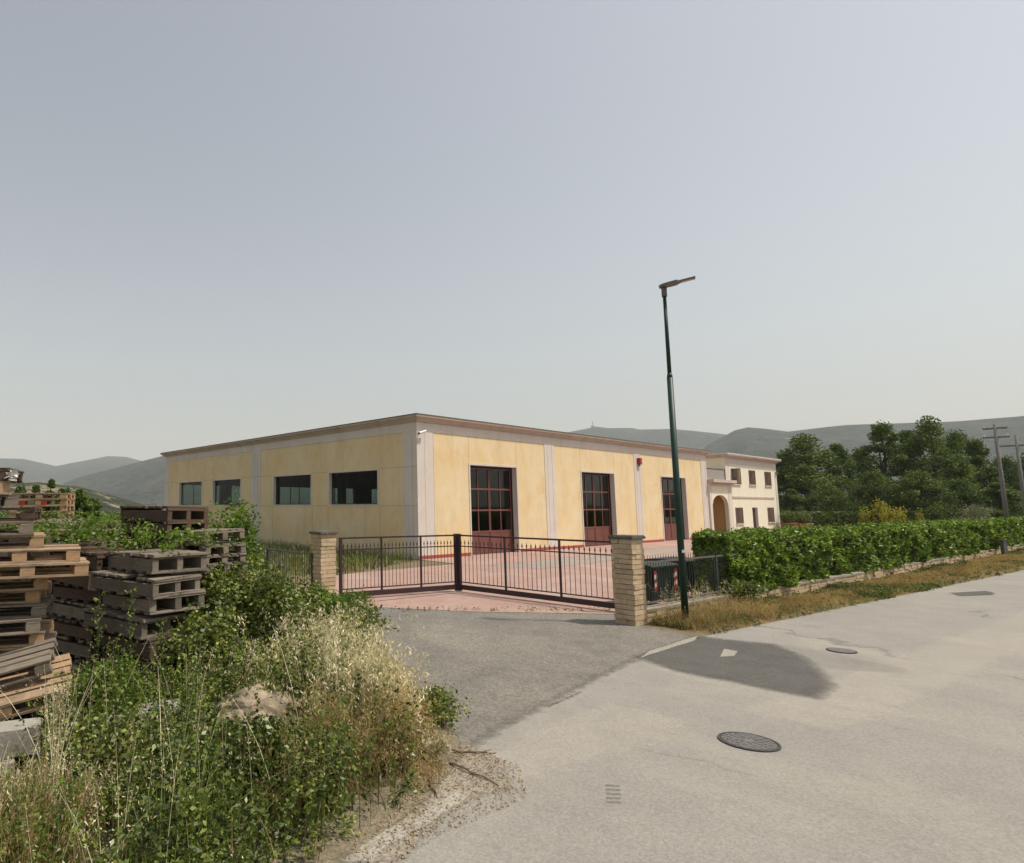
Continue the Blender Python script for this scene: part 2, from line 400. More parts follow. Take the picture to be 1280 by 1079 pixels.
M['patch2'] = asphalt('patch_asphalt_worn', (0.19, 0.175, 0.155), (0.15, 0.14, 0.125), (0.24, 0.22, 0.19), 70, True, rep=0.14, bst=0.4)
M['pale_patch'] = asphalt('pale_grit', (0.46, 0.42, 0.34), (0.38, 0.34, 0.27), (0.5, 0.46, 0.38), 70, True, rep=0.55, bst=0.4)
M['wash'] = asphalt('dusty_wash', (0.52, 0.475, 0.395), (0.44, 0.40, 0.33), (0.56, 0.51, 0.43), 70, True, rep=0.28, bst=0.3)
M['tyre'] = asphalt('tyre_rubber_mark', (0.10, 0.095, 0.09), (0.09, 0.085, 0.08), (0.13, 0.12, 0.11), 70, True, rep=0.35, bst=0.2)
M['sand'] = asphalt('sandy_grit', (0.30, 0.26, 0.205), (0.20, 0.17, 0.13), (0.34, 0.30, 0.24), 40, True, rep=0.75, bst=0.8)
M['sand_dark'] = asphalt('bank_earth', (0.17, 0.14, 0.095), (0.10, 0.085, 0.05), (0.22, 0.185, 0.13), 40, True, bst=1.0)
M['linepaint'] = asphalt('worn_white_paint', (0.42, 0.395, 0.335), (0.26, 0.24, 0.195), (0.46, 0.43, 0.37), 60, True, 5.0, rep=0.65, bst=0.4)
M['pink'] = asphalt('pink_concrete', (0.32, 0.205, 0.168), (0.25, 0.16, 0.135), (0.37, 0.25, 0.205), 40, False, 0.3, (0.39, 0.32, 0.28), bst=0.2)
M['greyband'] = asphalt('grey_concrete_band', (0.27, 0.225, 0.195), (0.2, 0.17, 0.15), (0.32, 0.27, 0.23), 40, True, bst=0.2)
M['soil'] = simple('dry_soil', (0.20, 0.145, 0.085), (0.12, 0.10, 0.05), 1.3, 1.0, 0.8, 12, spots=((0.07, 0.09, 0.03), 0.8, 0.55))
def landmat(name, g1, g2, tan, thr, scale):
    m, T, N, L, P = newmat(name)
    tc = N.new("ShaderNodeTexCoord").outputs['Object']
    c = mixc(N, L, ramp(N, L, noise_n(N, L, tc, scale*4, 8, 0.7), [(0.35, 0.0), (0.65, 1.0)]), g1, g2)
    if tan:
        mk = ramp(N, L, noise_n(N, L, tc, scale, 9, 0.68, None, 0.5), [(thr, 0.0), (thr+0.04, 1.0)])
        c = mixc(N, L, mk, c, tan)
        sp = ramp(N, L, noise_n(N, L, tc, scale*14, 3, 0.6), [(0.53, 0.0), (0.56, 1.0)])
        c = mixc(N, L, sp, c, tuple(x*0.6 for x in g1))
    L.new(c, P.inputs['Base Color']); P.inputs['Roughness'].default_value = 1.0; P.inputs['Specular IOR Level'].default_value = 0.0
    bump(N, L, noise_n(N, L, tc, scale*10, 6, 0.75), P, 1.0, 20.0)
    return m
M['hill'] = landmat('wooded_hill', (0.014, 0.022, 0.014), (0.055, 0.064, 0.040), (0.24, 0.20, 0.14), 0.64, 0.0022)
M['hill_near'] = landmat('scrub_hill', (0.022, 0.038, 0.013), (0.070, 0.088, 0.034), (0.50, 0.40, 0.25), 0.545, 0.007)
M['field'] = landmat('fields', (0.07, 0.10, 0.03), (0.14, 0.14, 0.06), (0.3, 0.24, 0.12), 0.6, 0.02)

# ------------------------------------------------------------------ setting: land, hills
def grid_mesh(name, X, Y, Z, mat, smooth=True, **k):
    nu, nv = X.shape
    V = np.stack([X.ravel(), Y.ravel(), Z.ravel()], 1)
    i, j = np.meshgrid(np.arange(nu-1), np.arange(nv-1), indexing='ij')
    a = (i*nv + j).ravel(); F = np.stack([a, a+nv, a+nv+1, a+1], 1)
    me = fast_mesh(name, V, F, mat)
    if smooth: me.shade_smooth()
    o = bpy.data.objects.new(name, me); COL.objects.link(o)
    return tag(o, **k)
def fast_mesh(name, V, F, mat, rnd=None, mask=None, extra=None):
    """V (n,3), F (m,k) all faces with k corners"""
    me = bpy.data.meshes.new(name)
    V = np.asarray(V, dtype=np.float32); F = np.asarray(F, dtype=np.int32)
    k = F.shape[1]
    me.vertices.add(len(V)); me.vertices.foreach_set('co', V.ravel())
    me.loops.add(F.size); me.loops.foreach_set('vertex_index', F.ravel())
    me.polygons.add(len(F)); me.polygons.foreach_set('loop_start', np.arange(0, F.size, k, dtype=np.int32))
    me.polygons.foreach_set('loop_total', np.full(len(F), k, dtype=np.int32))
    for nm, arr in (('rnd', rnd), ('mask', mask)):
        if arr is not None:
            at = me.attributes.new(nm, 'FLOAT', 'POINT'); at.data.foreach_set('value', np.asarray(arr, dtype=np.float32))
    for m in (mat if isinstance(mat, (list, tuple)) else [mat]): me.materials.append(m)
    me.update(calc_edges=True); me.validate()
    return me

def fnoise(x, y, f, seed=0.0, o=5):
    """cheap vectorised value noise"""
    out = np.zeros_like(x, dtype=float); amp = 1.0; tot = 0
    for k in range(o):
        xs = x*f + seed*17.3 + k*31.7; ys = y*f - seed*9.1 + k*11.3
        xi = np.floor(xs); yi = np.floor(ys); tx = xs-xi; ty = ys-yi
        tx = tx*tx*(3-2*tx); ty = ty*ty*(3-2*ty)
        def h(a, b):
            s = np.sin(a*127.1 + b*311.7)*43758.5453; return s - np.floor(s)
        v = (h(xi, yi)*(1-tx)+h(xi+1, yi)*tx)*(1-ty) + (h(xi, yi+1)*(1-tx)+h(xi+1, yi+1)*tx)*ty
        out += amp*v; tot += amp; amp *= 0.5; f *= 2.0
    return out/tot
def polyz(r, az):
    """land height: level near the camera, dropping into the valley on the left"""
    k = np.clip((-az-2)/8, 0, 1)*np.clip((150+az)/30, 0, 1)
    return -0.03 - k*np.clip((r-45)/220, 0, 1)**1.0*22
az = np.linspace(-180, 180, 241); rr = np.concatenate([[0.0], np.geomspace(2, 9500, 90)])
A, RR = np.meshgrid(R(1)*az, rr, indexing='ij')
X = RR*np.sin(A); Y = RR*np.cos(A); Z = polyz(RR, A/R(1))
grid_mesh('ground', X, Y, Z, M['field'], kind='structure', label='rough green land reaching to the foot of the hills')

def hill(name, px, dist, front, back, base, mat, seed, rough, label, lo=-60, hi=70):
    """real ridge: crest through the pixel directions px at distance dist, with slopes in front and behind"""
    xs = np.array([p[0] for p in px], float); ys = np.array([p[1] for p in px], float)
    azp = np.array([math.degrees(math.atan2(ray(x, y)[0], ray(x, y)[1])) for x, y in px])
    el = np.array([ray(x, y)[2]/math.hypot(ray(x, y)[0], ray(x, y)[1]) for x, y in px])
    a = np.arange(azp[0], azp[-1]+1e-6, 0.14)
    crest = EYE + np.interp(a, azp, el)*dist
    fade = 1.0
    rs = np.concatenate([np.linspace(dist-front, dist, 34), np.linspace(dist, dist+back, 10)[1:]])
    AA, RS = np.meshgrid(R(1)*a, rs, indexing='ij')
    t = np.where(RS < dist, (RS-(dist-front))/front, 1-(RS-dist)/back)
    prof = np.clip(t, 0, 1); prof = prof*prof*(3-2*prof)*0.45 + prof*0.55
    X = RS*np.sin(AA); Y = RS*np.cos(AA)
    nz = fnoise(X, Y, 1.0/(dist*0.09), seed, 6)-0.5
    spur = 1-np.abs(2*fnoise(X, Y, 1.0/(dist*0.16), seed+3, 3)-1)
    H = (crest[:, None]-base)
    Z = base + H*prof*(1 + (nz*rough + (spur-0.7)*rough*0.8)*(1-prof)*1.8) + nz*rough*H*0.05
    grid_mesh(name, X, Y, Z, mat, kind='structure', label=label)
hill('hill', [(-700, 585), (-400, 566), (-150, 560), (0, 573), (30, 574), (70, 583), (105, 576), (135, 570), (158, 571), (185, 578), (230, 590), (420, 600), (560, 596)], 5600, 2200, 1500, -20, M['hill'], 1.0, 0.5, 'pale hazy mountain ridge far behind the pallet stacks')
hill('hill', [(30, 632), (60, 612), (100, 596), (140, 586), (175, 577), (203, 570), (250, 561), (330, 556), (430, 560), (560, 575), (640, 596)], 3300, 1500, 1200, -22, M['hill'], 2.0, 0.5, 'wooded mountain slope rising behind the left end of the warehouse')
hill('hill', [(-500, 610), (-200, 598), (0, 604), (50, 602), (100, 608), (150, 622), (200, 637), (240, 648), (290, 655)], 1150, 620, 400, -26, M['hill_near'], 5.0, 0.35, 'low scrub hill with dry tan clearings in the left valley')
hill('hill', [(560, 600), (640, 556), (700, 542), (725, 537), (746, 533), (760, 535), (790, 535), (800, 537), (840, 536), (870, 539), (905, 543), (960, 552), (1080, 575), (1200, 600)], 4700, 1900, 1500, -15, M['hill'], 7.0, 0.5, 'dim blue grey ridge with a mast above the warehouse roof')
hill('hill', [(860, 580), (885, 555), (905, 545), (918, 538), (935, 534), (960, 536), (985, 539), (1010, 536), (1060, 531), (1120, 529), (1200, 526), (1280, 520), (1400, 515), (1700, 530), (2400, 560), (4500, 590)], 3600, 1700, 1300, -15, M['hill'], 9.0, 0.5, 'long grey green mountain behind the tall trees')

# mast on the ridge
p = azd(746, 4680); rz_ = EYE + ray(746, 533)[2]/ray(746, 533)[1]*4680
mb = MB(); mb.tube((0, 0, -8), (0, 0, 42), 2.6, 1.2, 8); mb.tube((0, 0, 18), (0, 0, 24), 5, 5, 8)
m_ = empty('radio_mast', (p.x, p.y, rz_), label='tiny radio mast standing on top of the far ridge', cat='mast')
mb.build('tower', M['concrete_pole'], m_)
mb = MB(); mb.box(-12, 14, -6, 6, -8, 4); mb.build('hut', M['concrete_pole'], m_)

# ------------------------------------------------------------------ road, apron, yard
AZR = R(57.7); rd = Vector((math.sin(AZR), math.cos(AZR), 0)); rn = Vector((math.cos(AZR), -math.sin(AZR), 0))   # rn: toward the near side
E0 = Vector((7.2, 12.55, 0))
mb = MB()
pts = [E0 + rd*250, E0 + rd*0, Vector((5.2, 11.0, 0)), Vector((3.2, 9.4, 0)), Vector((1.2, 8.3, 0)), Vector((-1.2, 6.6, 0)), Vector((-3.5, 4.0, 0)), E0 - rd*60 + rn*6.0, E0 - rd*60 + rn*16, E0 + rd*250 + rn*16]
pts = [(p.x, p.y) for p in pts][::-1]
pts = list(reversed(pts))
mb.prism(pts, -0.3, 0.0)
mb.build('road', M['road'], kind='structure', label='dusty pale grey asphalt road')
bpy.context.view_layer.update()

def soft_sheet(name, poly, mat, z, step=0.1, soft=0.15, kind='structure', label=None):
    """thin sheet on a grid; attribute mask falls from 1 inside poly to 0 outside over soft metres"""
    P = np.array([(p[0], p[1]) for p in poly], float)
    x0, y0 = P.min(0)-soft*1.2; x1, y1 = P.max(0)+soft*1.2
    nx = max(3, int((x1-x0)/step)+1); ny = max(3, int((y1-y0)/step)+1)
    X, Y = np.meshgrid(np.linspace(x0, x1, nx), np.linspace(y0, y1, ny), indexing='ij')
    inside = np.zeros(X.shape, bool); dmin = np.full(X.shape, 1e9)
    for i in range(len(P)):
        a = P[i]; b = P[(i+1) % len(P)]
        c = ((a[1] > Y) != (b[1] > Y)) & (X < (b[0]-a[0])*(Y-a[1])/((b[1]-a[1]) or 1e-9)+a[0])
        inside ^= c
        d = b-a; t = np.clip(((X-a[0])*d[0]+(Y-a[1])*d[1])/(d@d), 0, 1)
        dmin = np.minimum(dmin, np.hypot(X-a[0]-t*d[0], Y-a[1]-t*d[1]))
    sdv = np.where(inside, dmin, -dmin)
    mask = np.clip(0.5+sdv/(2*soft), 0, 1)
    V = np.stack([X.ravel(), Y.ravel(), np.full(X.size, z)], 1)
    i, j = np.meshgrid(np.arange(nx-1), np.arange(ny-1), indexing='ij')
    a = (i*ny+j).ravel(); F = np.stack([a, a+ny, a+ny+1, a+1], 1)
    mv = mask.ravel(); keep = mv[F].max(1) > 0; F = F[keep]
    me = fast_mesh(name, V, F, mat, mask=mv)
    o = bpy.data.objects.new(name, me); COL.objects.link(o)
    return tag(o, label=label, kind=kind)
def G(*pts): return [gnd(x, y) for x, y in pts]
# earth under the road side, the yard and the pallet lot
mb = MB()
mb.quad((-40, -6, -0.012), (-3.5, 3.9, -0.012), (60, 75, -0.012), (-40, 75, -0.012))
mb.build('soil', M['soil'], kind='structure', label='bare brown earth of the pallet lot and yard edges')
soil2 = MB(); q0 = E0 - rd*2 ; q1 = E0 + rd*250
soil2.quad((q0.x, q0.y, -0.014), (q1.x, q1.y, -0.014), (q1.x-rn.x*6, q1.y-rn.y*6, -0.014), (q0.x-rn.x*6, q0.y-rn.y*6, -0.014))
soil2.build('verge', M['soil'], kind='structure', label='dry earth verge between road and low wall')
soft_sheet('driveway', G((452, 758), (590, 765), (770, 768), (800, 782), (860, 795), (880, 796), (845, 806), (797, 823), (738, 851), (700, 872), (640, 902), (585, 935), (520, 945), (480, 870), (440, 800)), M['apron'], 0.004, 0.08, 0.3, label='coarse worn grey asphalt entrance apron')
# pink concrete yard
AZW = 52.0
P0 = Vector((4.663, 30.5, 0)); WR = R(90-AZW)
def W(x, y, z=0.0): return Vector((P0.x + x*math.cos(WR) - y*math.sin(WR), P0.y + x*math.sin(WR) + y*math.cos(WR), z))
g1 = gnd(459, 759); g2 = gnd(590, 765); g3 = gnd(770, 768)
mb = MB()
yard = [g1, g2, g3, Vector((7.4, 14.75, 0)), W(16, -15.5), W(52, -14), W(52, 0.35), W(0.0, 0.35), W(-0.4, -2.6), gnd(430, 718), Vector((-1.6, 19.5, 0))]
mb.poly([(p.x, p.y, 0.008) for p in yard])
mb.build('yard', M['pink'], kind='structure', label='pink concrete yard in front of the warehouse')
soft_sheet('yard_band', [W(-0.2, -4.0), W(33, -2.7), W(33, -4.0), W(0.5, -6.3)], M['greyband'], 0.0125, 0.25, 0.35, label='grey worn band across the pink yard')
soft_sheet('yard_band', [W(4, -9.2), W(34, -6.4), W(34, -7.4), W(5, -10.8)], M['greyband'], 0.0125, 0.25, 0.45, label='second fainter grey band across the pink yard')
# patches, marks and grit on the road
soft_sheet('asphalt_patch', G((797, 822), (850, 840), (920, 853), (985, 867), (1020, 873), (1040, 858), (1022, 838), (1004, 822), (965, 806), (872, 796)), M['patch'], 0.010, 0.04, 0.2, label='dark asphalt repair patch at the entrance corner')
soft_sheet('pale_patch', G((905, 812), (922, 815), (918, 821), (900, 822)), M['pale_patch'], 0.014, 0.03, 0.04, label='pale spot inside the dark repair patch')
soft_sheet('asphalt_patch', G((940, 800), (1030, 815), (1130, 836), (1130, 842), (1030, 836), (960, 815)), M['patch2'], 0.007, 0.08, 0.4, label='faint dark trail beyond the repair patch')
soft_sheet('asphalt_patch', G((1187, 741.5), (1232, 738.8), (1243, 741.5), (1240, 744), (1200, 745.5)), M['patch'], 0.007, 0.06, 0.08, label='small dark patch on the far road')
soft_sheet('pale_patch', G((800, 824), (812, 815), (858, 800), (872, 796), (868, 802), (820, 817)), M['pale_patch'], 0.015, 0.04, 0.06, label='pale grit line along the repair patch edge')
for (x0, y0, n, dx, dy, wpx) in ((757, 982, 5, 1.5, 4.5, 17), (700, 869, 4, 10, 2.6, 10), (690, 874, 3, 9, 1.4, 6)):
    pass
for k in range(5):
    y = 981+k*5.2; x = 756+k*0.6
    soft_sheet('tyre_mark', G((x, y), (x+19, y+1), (x+19, y+3), (x, y+2.4)), M['tyre'], 0.006, 0.015, 0.02, label='small dark tyre tread bars on the road')
for k in range(7):
    x = 684+k*5.8; y = 884-k*2.6
    soft_sheet('tyre_mark', G((x, y), (x+7, y-4), (x+9, y-3.2), (x+3, y+1.5)), M['tyre'], 0.012, 0.02, 0.03, label='small dark tyre tread bars beside the entrance apron')
soft_sheet('sand', G((430, 1079), (470, 1040), (520, 1005), (560, 980), (605, 975), (640, 985), (590, 1000), (540, 1035), (500, 1079)), M['sand'], 0.005, 0.05, 0.16, label='tan sandy grit along the weeds at the road edge')
soft_sheet('sand', G((500, 940), (585, 930), (625, 950), (640, 985), (560, 1000), (500, 1020), (440, 1040)), M['sand'], 0.0055, 0.05, 0.2, label='tan sandy grit below the tip of the weed bank')
soft_sheet('sand', G((760, 880), (860, 900), (840, 925), (700, 960), (640, 985), (600, 940)), M['wash'], 0.0045, 0.1, 0.6, label='pale dusty wash across the road')
for q_, wd_ in ((2.6, 1.0), (5.4, 1.2)):
    a_ = E0 + rn*q_ - rd*4; b_ = E0 + rn*q_ + rd*60
    soft_sheet('dusty_track', [a_, b_, b_+rn*wd_, a_+rn*wd_], M['wash'], 0.0035, .2, .5, label='faint dusty track along the '+('far' if q_ < 3 else 'near')+' side of the road')
soft_sheet('road_edge_line', G((424, 1079), (470, 1045), (500, 1030), (512, 1045), (480, 1062), (465, 1079)), M['linepaint'], 0.009, 0.03, 0.07, label='worn white edge line on the road')
soft_sheet('road_edge_line', G((510, 1030), (560, 996), (580, 988), (588, 996), (550, 1022), (520, 1040)), M['linepaint'], 0.009, 0.03, 0.07, label='worn white edge line on the road beside the twigs')

# ------------------------------------------------------------------ manhole covers
def manhole(px, py, r, label, detail=True):
    g = gnd(px, py)
    t = empty('manhole_cover', (g.x, g.y, 0.0), 0.4, label=label, cat='manhole cover', group='manhole covers in the road')
    mb = MB(); n = 48
    for i in range(n):
        a, b = 2*math.pi*i/n, 2*math.pi*(i+1)/n
        for (r0, z0, r1, z1) in ((r, 0.004, r*0.995, 0.014), (r*0.995, 0.014, r*0.91, 0.014), (r*0.91, 0.014, r*0.905, 0.005), (r*0.905, 0.005, r*0.88, 0.005)):
            mb.quad((r0*math.cos(a), r0*math.sin(a), z0), (r0*math.cos(b), r0*math.sin(b), z0), (r1*math.cos(b), r1*math.sin(b), z1), (r1*math.cos(a), r1*math.sin(a), z1))
    mb.build('ring', M['cover_ring'], t)
    mb = MB(); mb.tube((0, 0, 0.004), (0, 0, 0.012), r*0.88, r*0.88, n)
    if detail:
        for rr_ in (0.8, 0.66, 0.52, 0.38, 0.24):
            k = int(rr_*26)
            for i in range(k):
                a = 2*math.pi*i/k
                Mx = Matrix.Rotation(a, 4, 'Z') @ Matrix.Translation((r*rr_, 0, 0))
                mb.box(-0.016, 0.016, -0.026, 0.026, 0.012, 0.0165, M=Mx)
        mb.tube((0, 0, 0.012), (0, 0, 0.018), 0.05, 0.05, 16)
    mb.build('lid', M['iron_cover'] if detail else M['grate'], t)
manhole(936, 928, 0.285, 'dark cast iron manhole cover nearest in the middle of the road')
manhole(1052, 814, 0.215, 'smaller cast iron manhole cover beside the dark asphalt patch')

# ------------------------------------------------------------------ warehouse
wh = empty('warehouse', P0, WR, label='long single storey warehouse with stained yellow walls and red brown glazed doors', cat='warehouse')
LX, LY, HT, T = 33.4, 28.5, 6.58, 0.28
doors = [(3.92, 7.92), (14.66, 18.66), (25.4, 29.4)]
DZ = 4.63
wins = [(2.77, 6.70), (8.42, 12.29), (16.34, 20.18), (21.95, 25.69)]
bwins = [(1.3, 5.1), (6.2, 10.0), (11.4, 15.2), (16.8, 20.6), (23.0, 26.8), (28.2, 32.0)]
WZ0, WZ1 = 2.60, 4.345
mb = MB()
wall_panel(mb, lambda u, d, z: (u, d, z), LX, HT, T, [(a, b, 0.0, DZ) for a, b in doors], mir=1)
wall_panel(mb, lambda u, d, z: (d, LY-u, z), LY, HT, T, [(LY-b, LY-a, WZ0, WZ1) for a, b in wins], mir=1)
wall_panel(mb, lambda u, d, z: (LX-d, u, z), LY, HT, T, [])
wall_panel(mb, lambda u, d, z: (LX-u, LY-d, z), LX, HT, T, [(LX-b, LX-a, WZ0, WZ1) for a, b in bwins])
mb.build('wall', [M['yellow'], M['white']], wh)
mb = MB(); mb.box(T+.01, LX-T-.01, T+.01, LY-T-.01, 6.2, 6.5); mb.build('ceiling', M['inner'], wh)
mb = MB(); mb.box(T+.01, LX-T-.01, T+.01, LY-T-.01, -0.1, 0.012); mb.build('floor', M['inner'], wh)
for c in ((11.2, 9.5), (11.2, 19), (22.2, 9.5), (22.2, 19)):
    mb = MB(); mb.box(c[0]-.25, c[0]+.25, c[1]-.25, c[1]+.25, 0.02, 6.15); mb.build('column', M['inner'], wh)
mb = MB(); mb.box(0.05, LX-0.05, 0.05, LY-0.05, 6.6, 6.86); mb.build('roof', M['roof'], wh)
# pale bands: pilasters, frieze, door and window surrounds
PR = 0.022
fz = 6.12
pil_f = [(0.0, 1.16), (10.72, 11.74), (21.46, 22.44), (32.38, 33.4)]
for a, b in pil_f:
    mb = MB(); mb.box(a-(PR if a == 0 else 0), b+(PR if b == LX else 0), -PR, -0.0005, 0.17, fz)
    m_ = (a+b)/2
    mb.build('pilaster', M['white'], wh)
pil_l = [(0.0, 0.92), (13.84, 14.92), (27.66, 28.5)]
for a, b in pil_l:
    mb = MB(); mb.box(-PR, -0.0005, a, b, 0.0, fz); mb.build('pilaster', M['white'], wh)
mb = MB(); mb.box(-PR-.004, LX+PR, -PR-.004, -0.0005, fz, 6.579); mb.box(-PR-.004, -0.0005, 0, LY, fz, 6.579); mb.build('frieze', M['white'], wh)
# joints
def joint(*b):
    mb = MB(); mb.box(*b); mb.build('panel_joint', M['joint'], wh)
J = 0.009
for x in (0.52, 1.14, 3.86, 7.98, 11.0, 11.46, 14.6, 18.72, 21.72, 22.18, 25.34, 29.46, 32.6, 33.1):
    z1 = 6.4
    z0 = DZ+0.16 if any(abs(x-q) < 0.1 for d in doors for q in d) else 0.18
    on = any(p0 <= x <= p1 for p0, p1 in pil_f); joint(x-J*.7, x+J*.7, -(PR+.004 if on else .004), -0.0004, z0, fz-.012)
for z in (WZ1+0.075, WZ0-0.075):
    us = [0.0] + [q for a, b in wins for q in (a-.14, b+.14)] + [LY]
    for i in range(0, len(us), 2): joint(-.0045, -0.0004, us[i], us[i+1], z-J, z+J)
    for p0, p1 in pil_l: joint(-PR-.004, -PR+.0005, p0+.01, p1-.01, z-J, z+J)
for a, b in wins:
    for q in (a-0.14, b+0.14): joint(-0.006, -0.0004, q-J*.8, q+J*.8, 0.1, WZ0-0.1)
for y in (14.2, 14.55, 0.3): joint(-PR-.006, -0.0004, y-J*.6, y+J*.6, 0.1, 6.0)
segs = [0.0] + [q for d in doors for q in (d[0]-.10, d[1]+.10)] + [LX]
for i in range(0, len(segs), 2): mb = MB(); mb.box(segs[i]-(0.04 if i == 0 else 0), segs[i+1], -0.04, -0.0005, 0.0, 0.168); mb.build('plinth', M['plinth'], wh)
# door surrounds
for a, b in doors:
    mb = MB()
    mb.box(a-.10, a, -0.028, -0.0005, 0.0, DZ+.10); mb.box(b, b+.10, -0.028, -0.0005, 0.0, DZ+.10); mb.box(a, b, -0.028, -0.0005, DZ, DZ+.10)
    mb.build('door_surround', M['white'], wh)
# cornice
def cornice(mb, x0, x1, y0, y1, z0, prof):
    """closed rectangular ring of stepped profile; prof: list of (out, z)"""
    for k in range(len(prof)-1):
        (o0, a), (o1, b) = prof[k], prof[k+1]
        c0 = [(x0-o0, y0-o0), (x1+o0, y0-o0), (x1+o0, y1+o0), (x0-o0, y1+o0)]
        c1 = [(x0-o1, y0-o1), (x1+o1, y0-o1), (x1+o1, y1+o1), (x0-o1, y1+o1)]
        for i in range(4):
            j = (i+1) % 4
            mb.quad((*c0[i], z0+a), (*c0[j], z0+a), (*c1[j], z0+b), (*c1[i], z0+b))
mb = MB(); cornice(mb, 0, LX, 0, LY, 6.58, [(0.0, 0.0), (0.10, 0.0), (0.10, 0.05), (0.20, 0.12), (0.20, 0.15), (0.32, 0.22), (0.32, 0.30)])
mb.build('cornice', M['cornice'], wh)
mb = MB(); cornice(mb, 0, LX, 0, LY, 6.58, [(0.33, 0.30), (0.345, 0.302), (0.345, 0.345), (-0.2, 0.37), (-0.2, 0.30), (0.33, 0.30)])
mb.build('roof_edge', M['metal_edge'], wh)
# windows of the long side
def window(fr, u0, u1, z0, z1, mull, surround=True):
    """fr(u, d, z); frame, panes"""
    mb = MB()
    def bx(a, b, d0, d1, c, e):
        p = [fr(a, d0, c), fr(b, d1, e)]
        mb.box(min(p[0][0], p[1][0]), max(p[0][0], p[1][0]), min(p[0][1], p[1][1]), max(p[0][1], p[1][1]), c, e)
    if surround:
        for a, b, c, e in ((u0-.1, u0, z0-.06, z1+.06), (u1, u1+.1, z0-.06, z1+.06), (u0, u1, z0-.06, z0), (u0, u1, z1, z1+.06)):
            bx(a, b, -0.03, -0.0006, c, e)
        o = mb.build('window_surround', M['white'], wh); mb = MB()
    f = 0.05
    for a, b, c, e in ((u0, u0+f, z0, z1), (u1-f, u1, z0, z1), (u0+f, u1-f, z0, z0+f), (u0+f, u1-f, z1-f, z1)):
        bx(a, b, 0.16, 0.21, c, e)
    for t in mull:
        c = u0+(u1-u0)*t; bx(c-.03, c+.03, 0.16, 0.21, z0+f, z1-f)
    fo = mb.build('window', M['darkframe'], wh)
    mb = MB()
    a, b = fr(u0+f, 0.185, z0+f), fr(u1-f, 0.185, z0+f); c, d = fr(u1-f, 0.185, z1-f), fr(u0+f, 0.185, z1-f)
    mb.quad(a, b, c, d); mb.build('pane', M['glass'], fo)
frL = lambda u, d, z: (d, u, z)
frB = lambda u, d, z: (u, LY-d, z)
for a, b in wins: window(frL, a, b, WZ0, WZ1, [])
for a, b in bwins: window(frB, a, b, WZ0, WZ1, [0.33, 0.6], False)
# big doors
for (a, b) in doors:
    mb = MB(); f = 0.09; y0, y1 = 0.36, 0.43
    mb.box(a-.2, a+f, y0, y1+.04, 0.01, DZ+.1); mb.box(b-f, b+.2, y0, y1+.04, 0.01, DZ+.1); mb.box(a+f, b-f, y0, y1+.04, DZ-f, DZ+.1)
    mb.box(b-0.02, b+.02, T+.001, y0-.001, 0.01, DZ); mb.box(a-0.02, a+.02, T+.001, y0-.001, 0.01, DZ)
    mb.box(a, b, T+.001, y0-.001, DZ-.02, DZ+.02)
    do = mb.build('door', M['darkframe'], wh)
    xa, xb = a+f, b-f; wd = (xb-xa); cx = (xa+xb)/2; PZ = 1.17
    mb = MB(); s = 0.055
    for x in (xa+s/2, xa+wd*.25, cx-.045, cx+.045, xa+wd*.75, xb-s/2):
        mb.box(x-s/2, x+s/2, y0-.02, y1-.01, 0.03, DZ-f-.01)
    rows = [PZ, PZ+(DZ-f-PZ)/3, PZ+(DZ-f-PZ)*2/3]
    for z in rows: mb.box(xa+.002, xb-.002, y0-.015, y1-.02, z-.045, z+.045)
    mb.box(xa+.002, xb-.002, y0-.015, y1-.02, 0.03, 0.16); mb.box(xa+.002, xb-.002, y0-.015, y1-.02, DZ-f-.07, DZ-f-.012)
    mb.build('door_grid', M['redbrown'], do)
    for i in range(2):
        xx0 = xa+.03+(cx-xa)*i; xx1 = xx0+(cx-xa)-.07
        mb = MB(); mb.box(xx0, xx1, y0+.004, y1-.03, 0.1, PZ-.03)
        for q in (0.33, 0.66): mb.box(xx0+(xx1-xx0)*q-.008, xx0+(xx1-xx0)*q+.008, y0-.002, y0+.003, 0.17, PZ-.05)
        mb.build('door_panel', M['redbrown'], do)
    for i in range(4):
        for j in range(3):
            za = rows[j]+.045; zb = rows[j+1]-.045 if j < 2 else DZ-f-.06
            x0 = xa+wd*.25*i+.03; x1 = xa+wd*.25*(i+1)-.03
            mb = MB(); mb.quad((x0, y0+.02, za), (x1, y0+.02, za), (x1, y0+.02, zb), (x0, y0+.02, zb)); mb.build('pane', M['doorglass'], do)

# things fixed to the warehouse
def atW(x, y, z): v = W(x, y, z); return (v.x, v.y, v.z)
t = empty('security_camera', atW(0.1, -PR-.005, 6.02), WR, label='white bullet security camera on the warehouse corner', cat='camera')
mb = MB(); mb.box(-.05, .05, -.03, 0.0, -.05, .06); mb.tube((0, -.03, 0), (0.0, -.14, .0), .022, .022, 8); mb.build('bracket', M['camwhite'], t)
mb = MB(); mb.tube((-.12, -.17, -.03), (.3, -.2, .10), .06, .065, 14); mb.build('housing', M['camwhite'], t)
mb = MB(); mb.tube((-.15, -.168, -.039), (-.119, -.17, -.03), .048, .052, 14); mb.build('lens', M['darkframe'], t)
t = empty('alarm_box', atW(22.1, -PR-.005, 5.6), WR, label='small red alarm box high on the second pale pilaster', cat='alarm')
mb = MB(); mb.prism([(-.2, 0), (-.2, -.12), (-.13, -.2), (.13, -.2), (.2, -.12), (.2, 0)], -.22, .22); mb.build('housing', M['red_r'], t)
mb = MB(); mb.tube((0, -.08, -.22), (0, -.08, -.34), .05, .04, 10); mb.build('beacon', M['lamp_grey'], t)

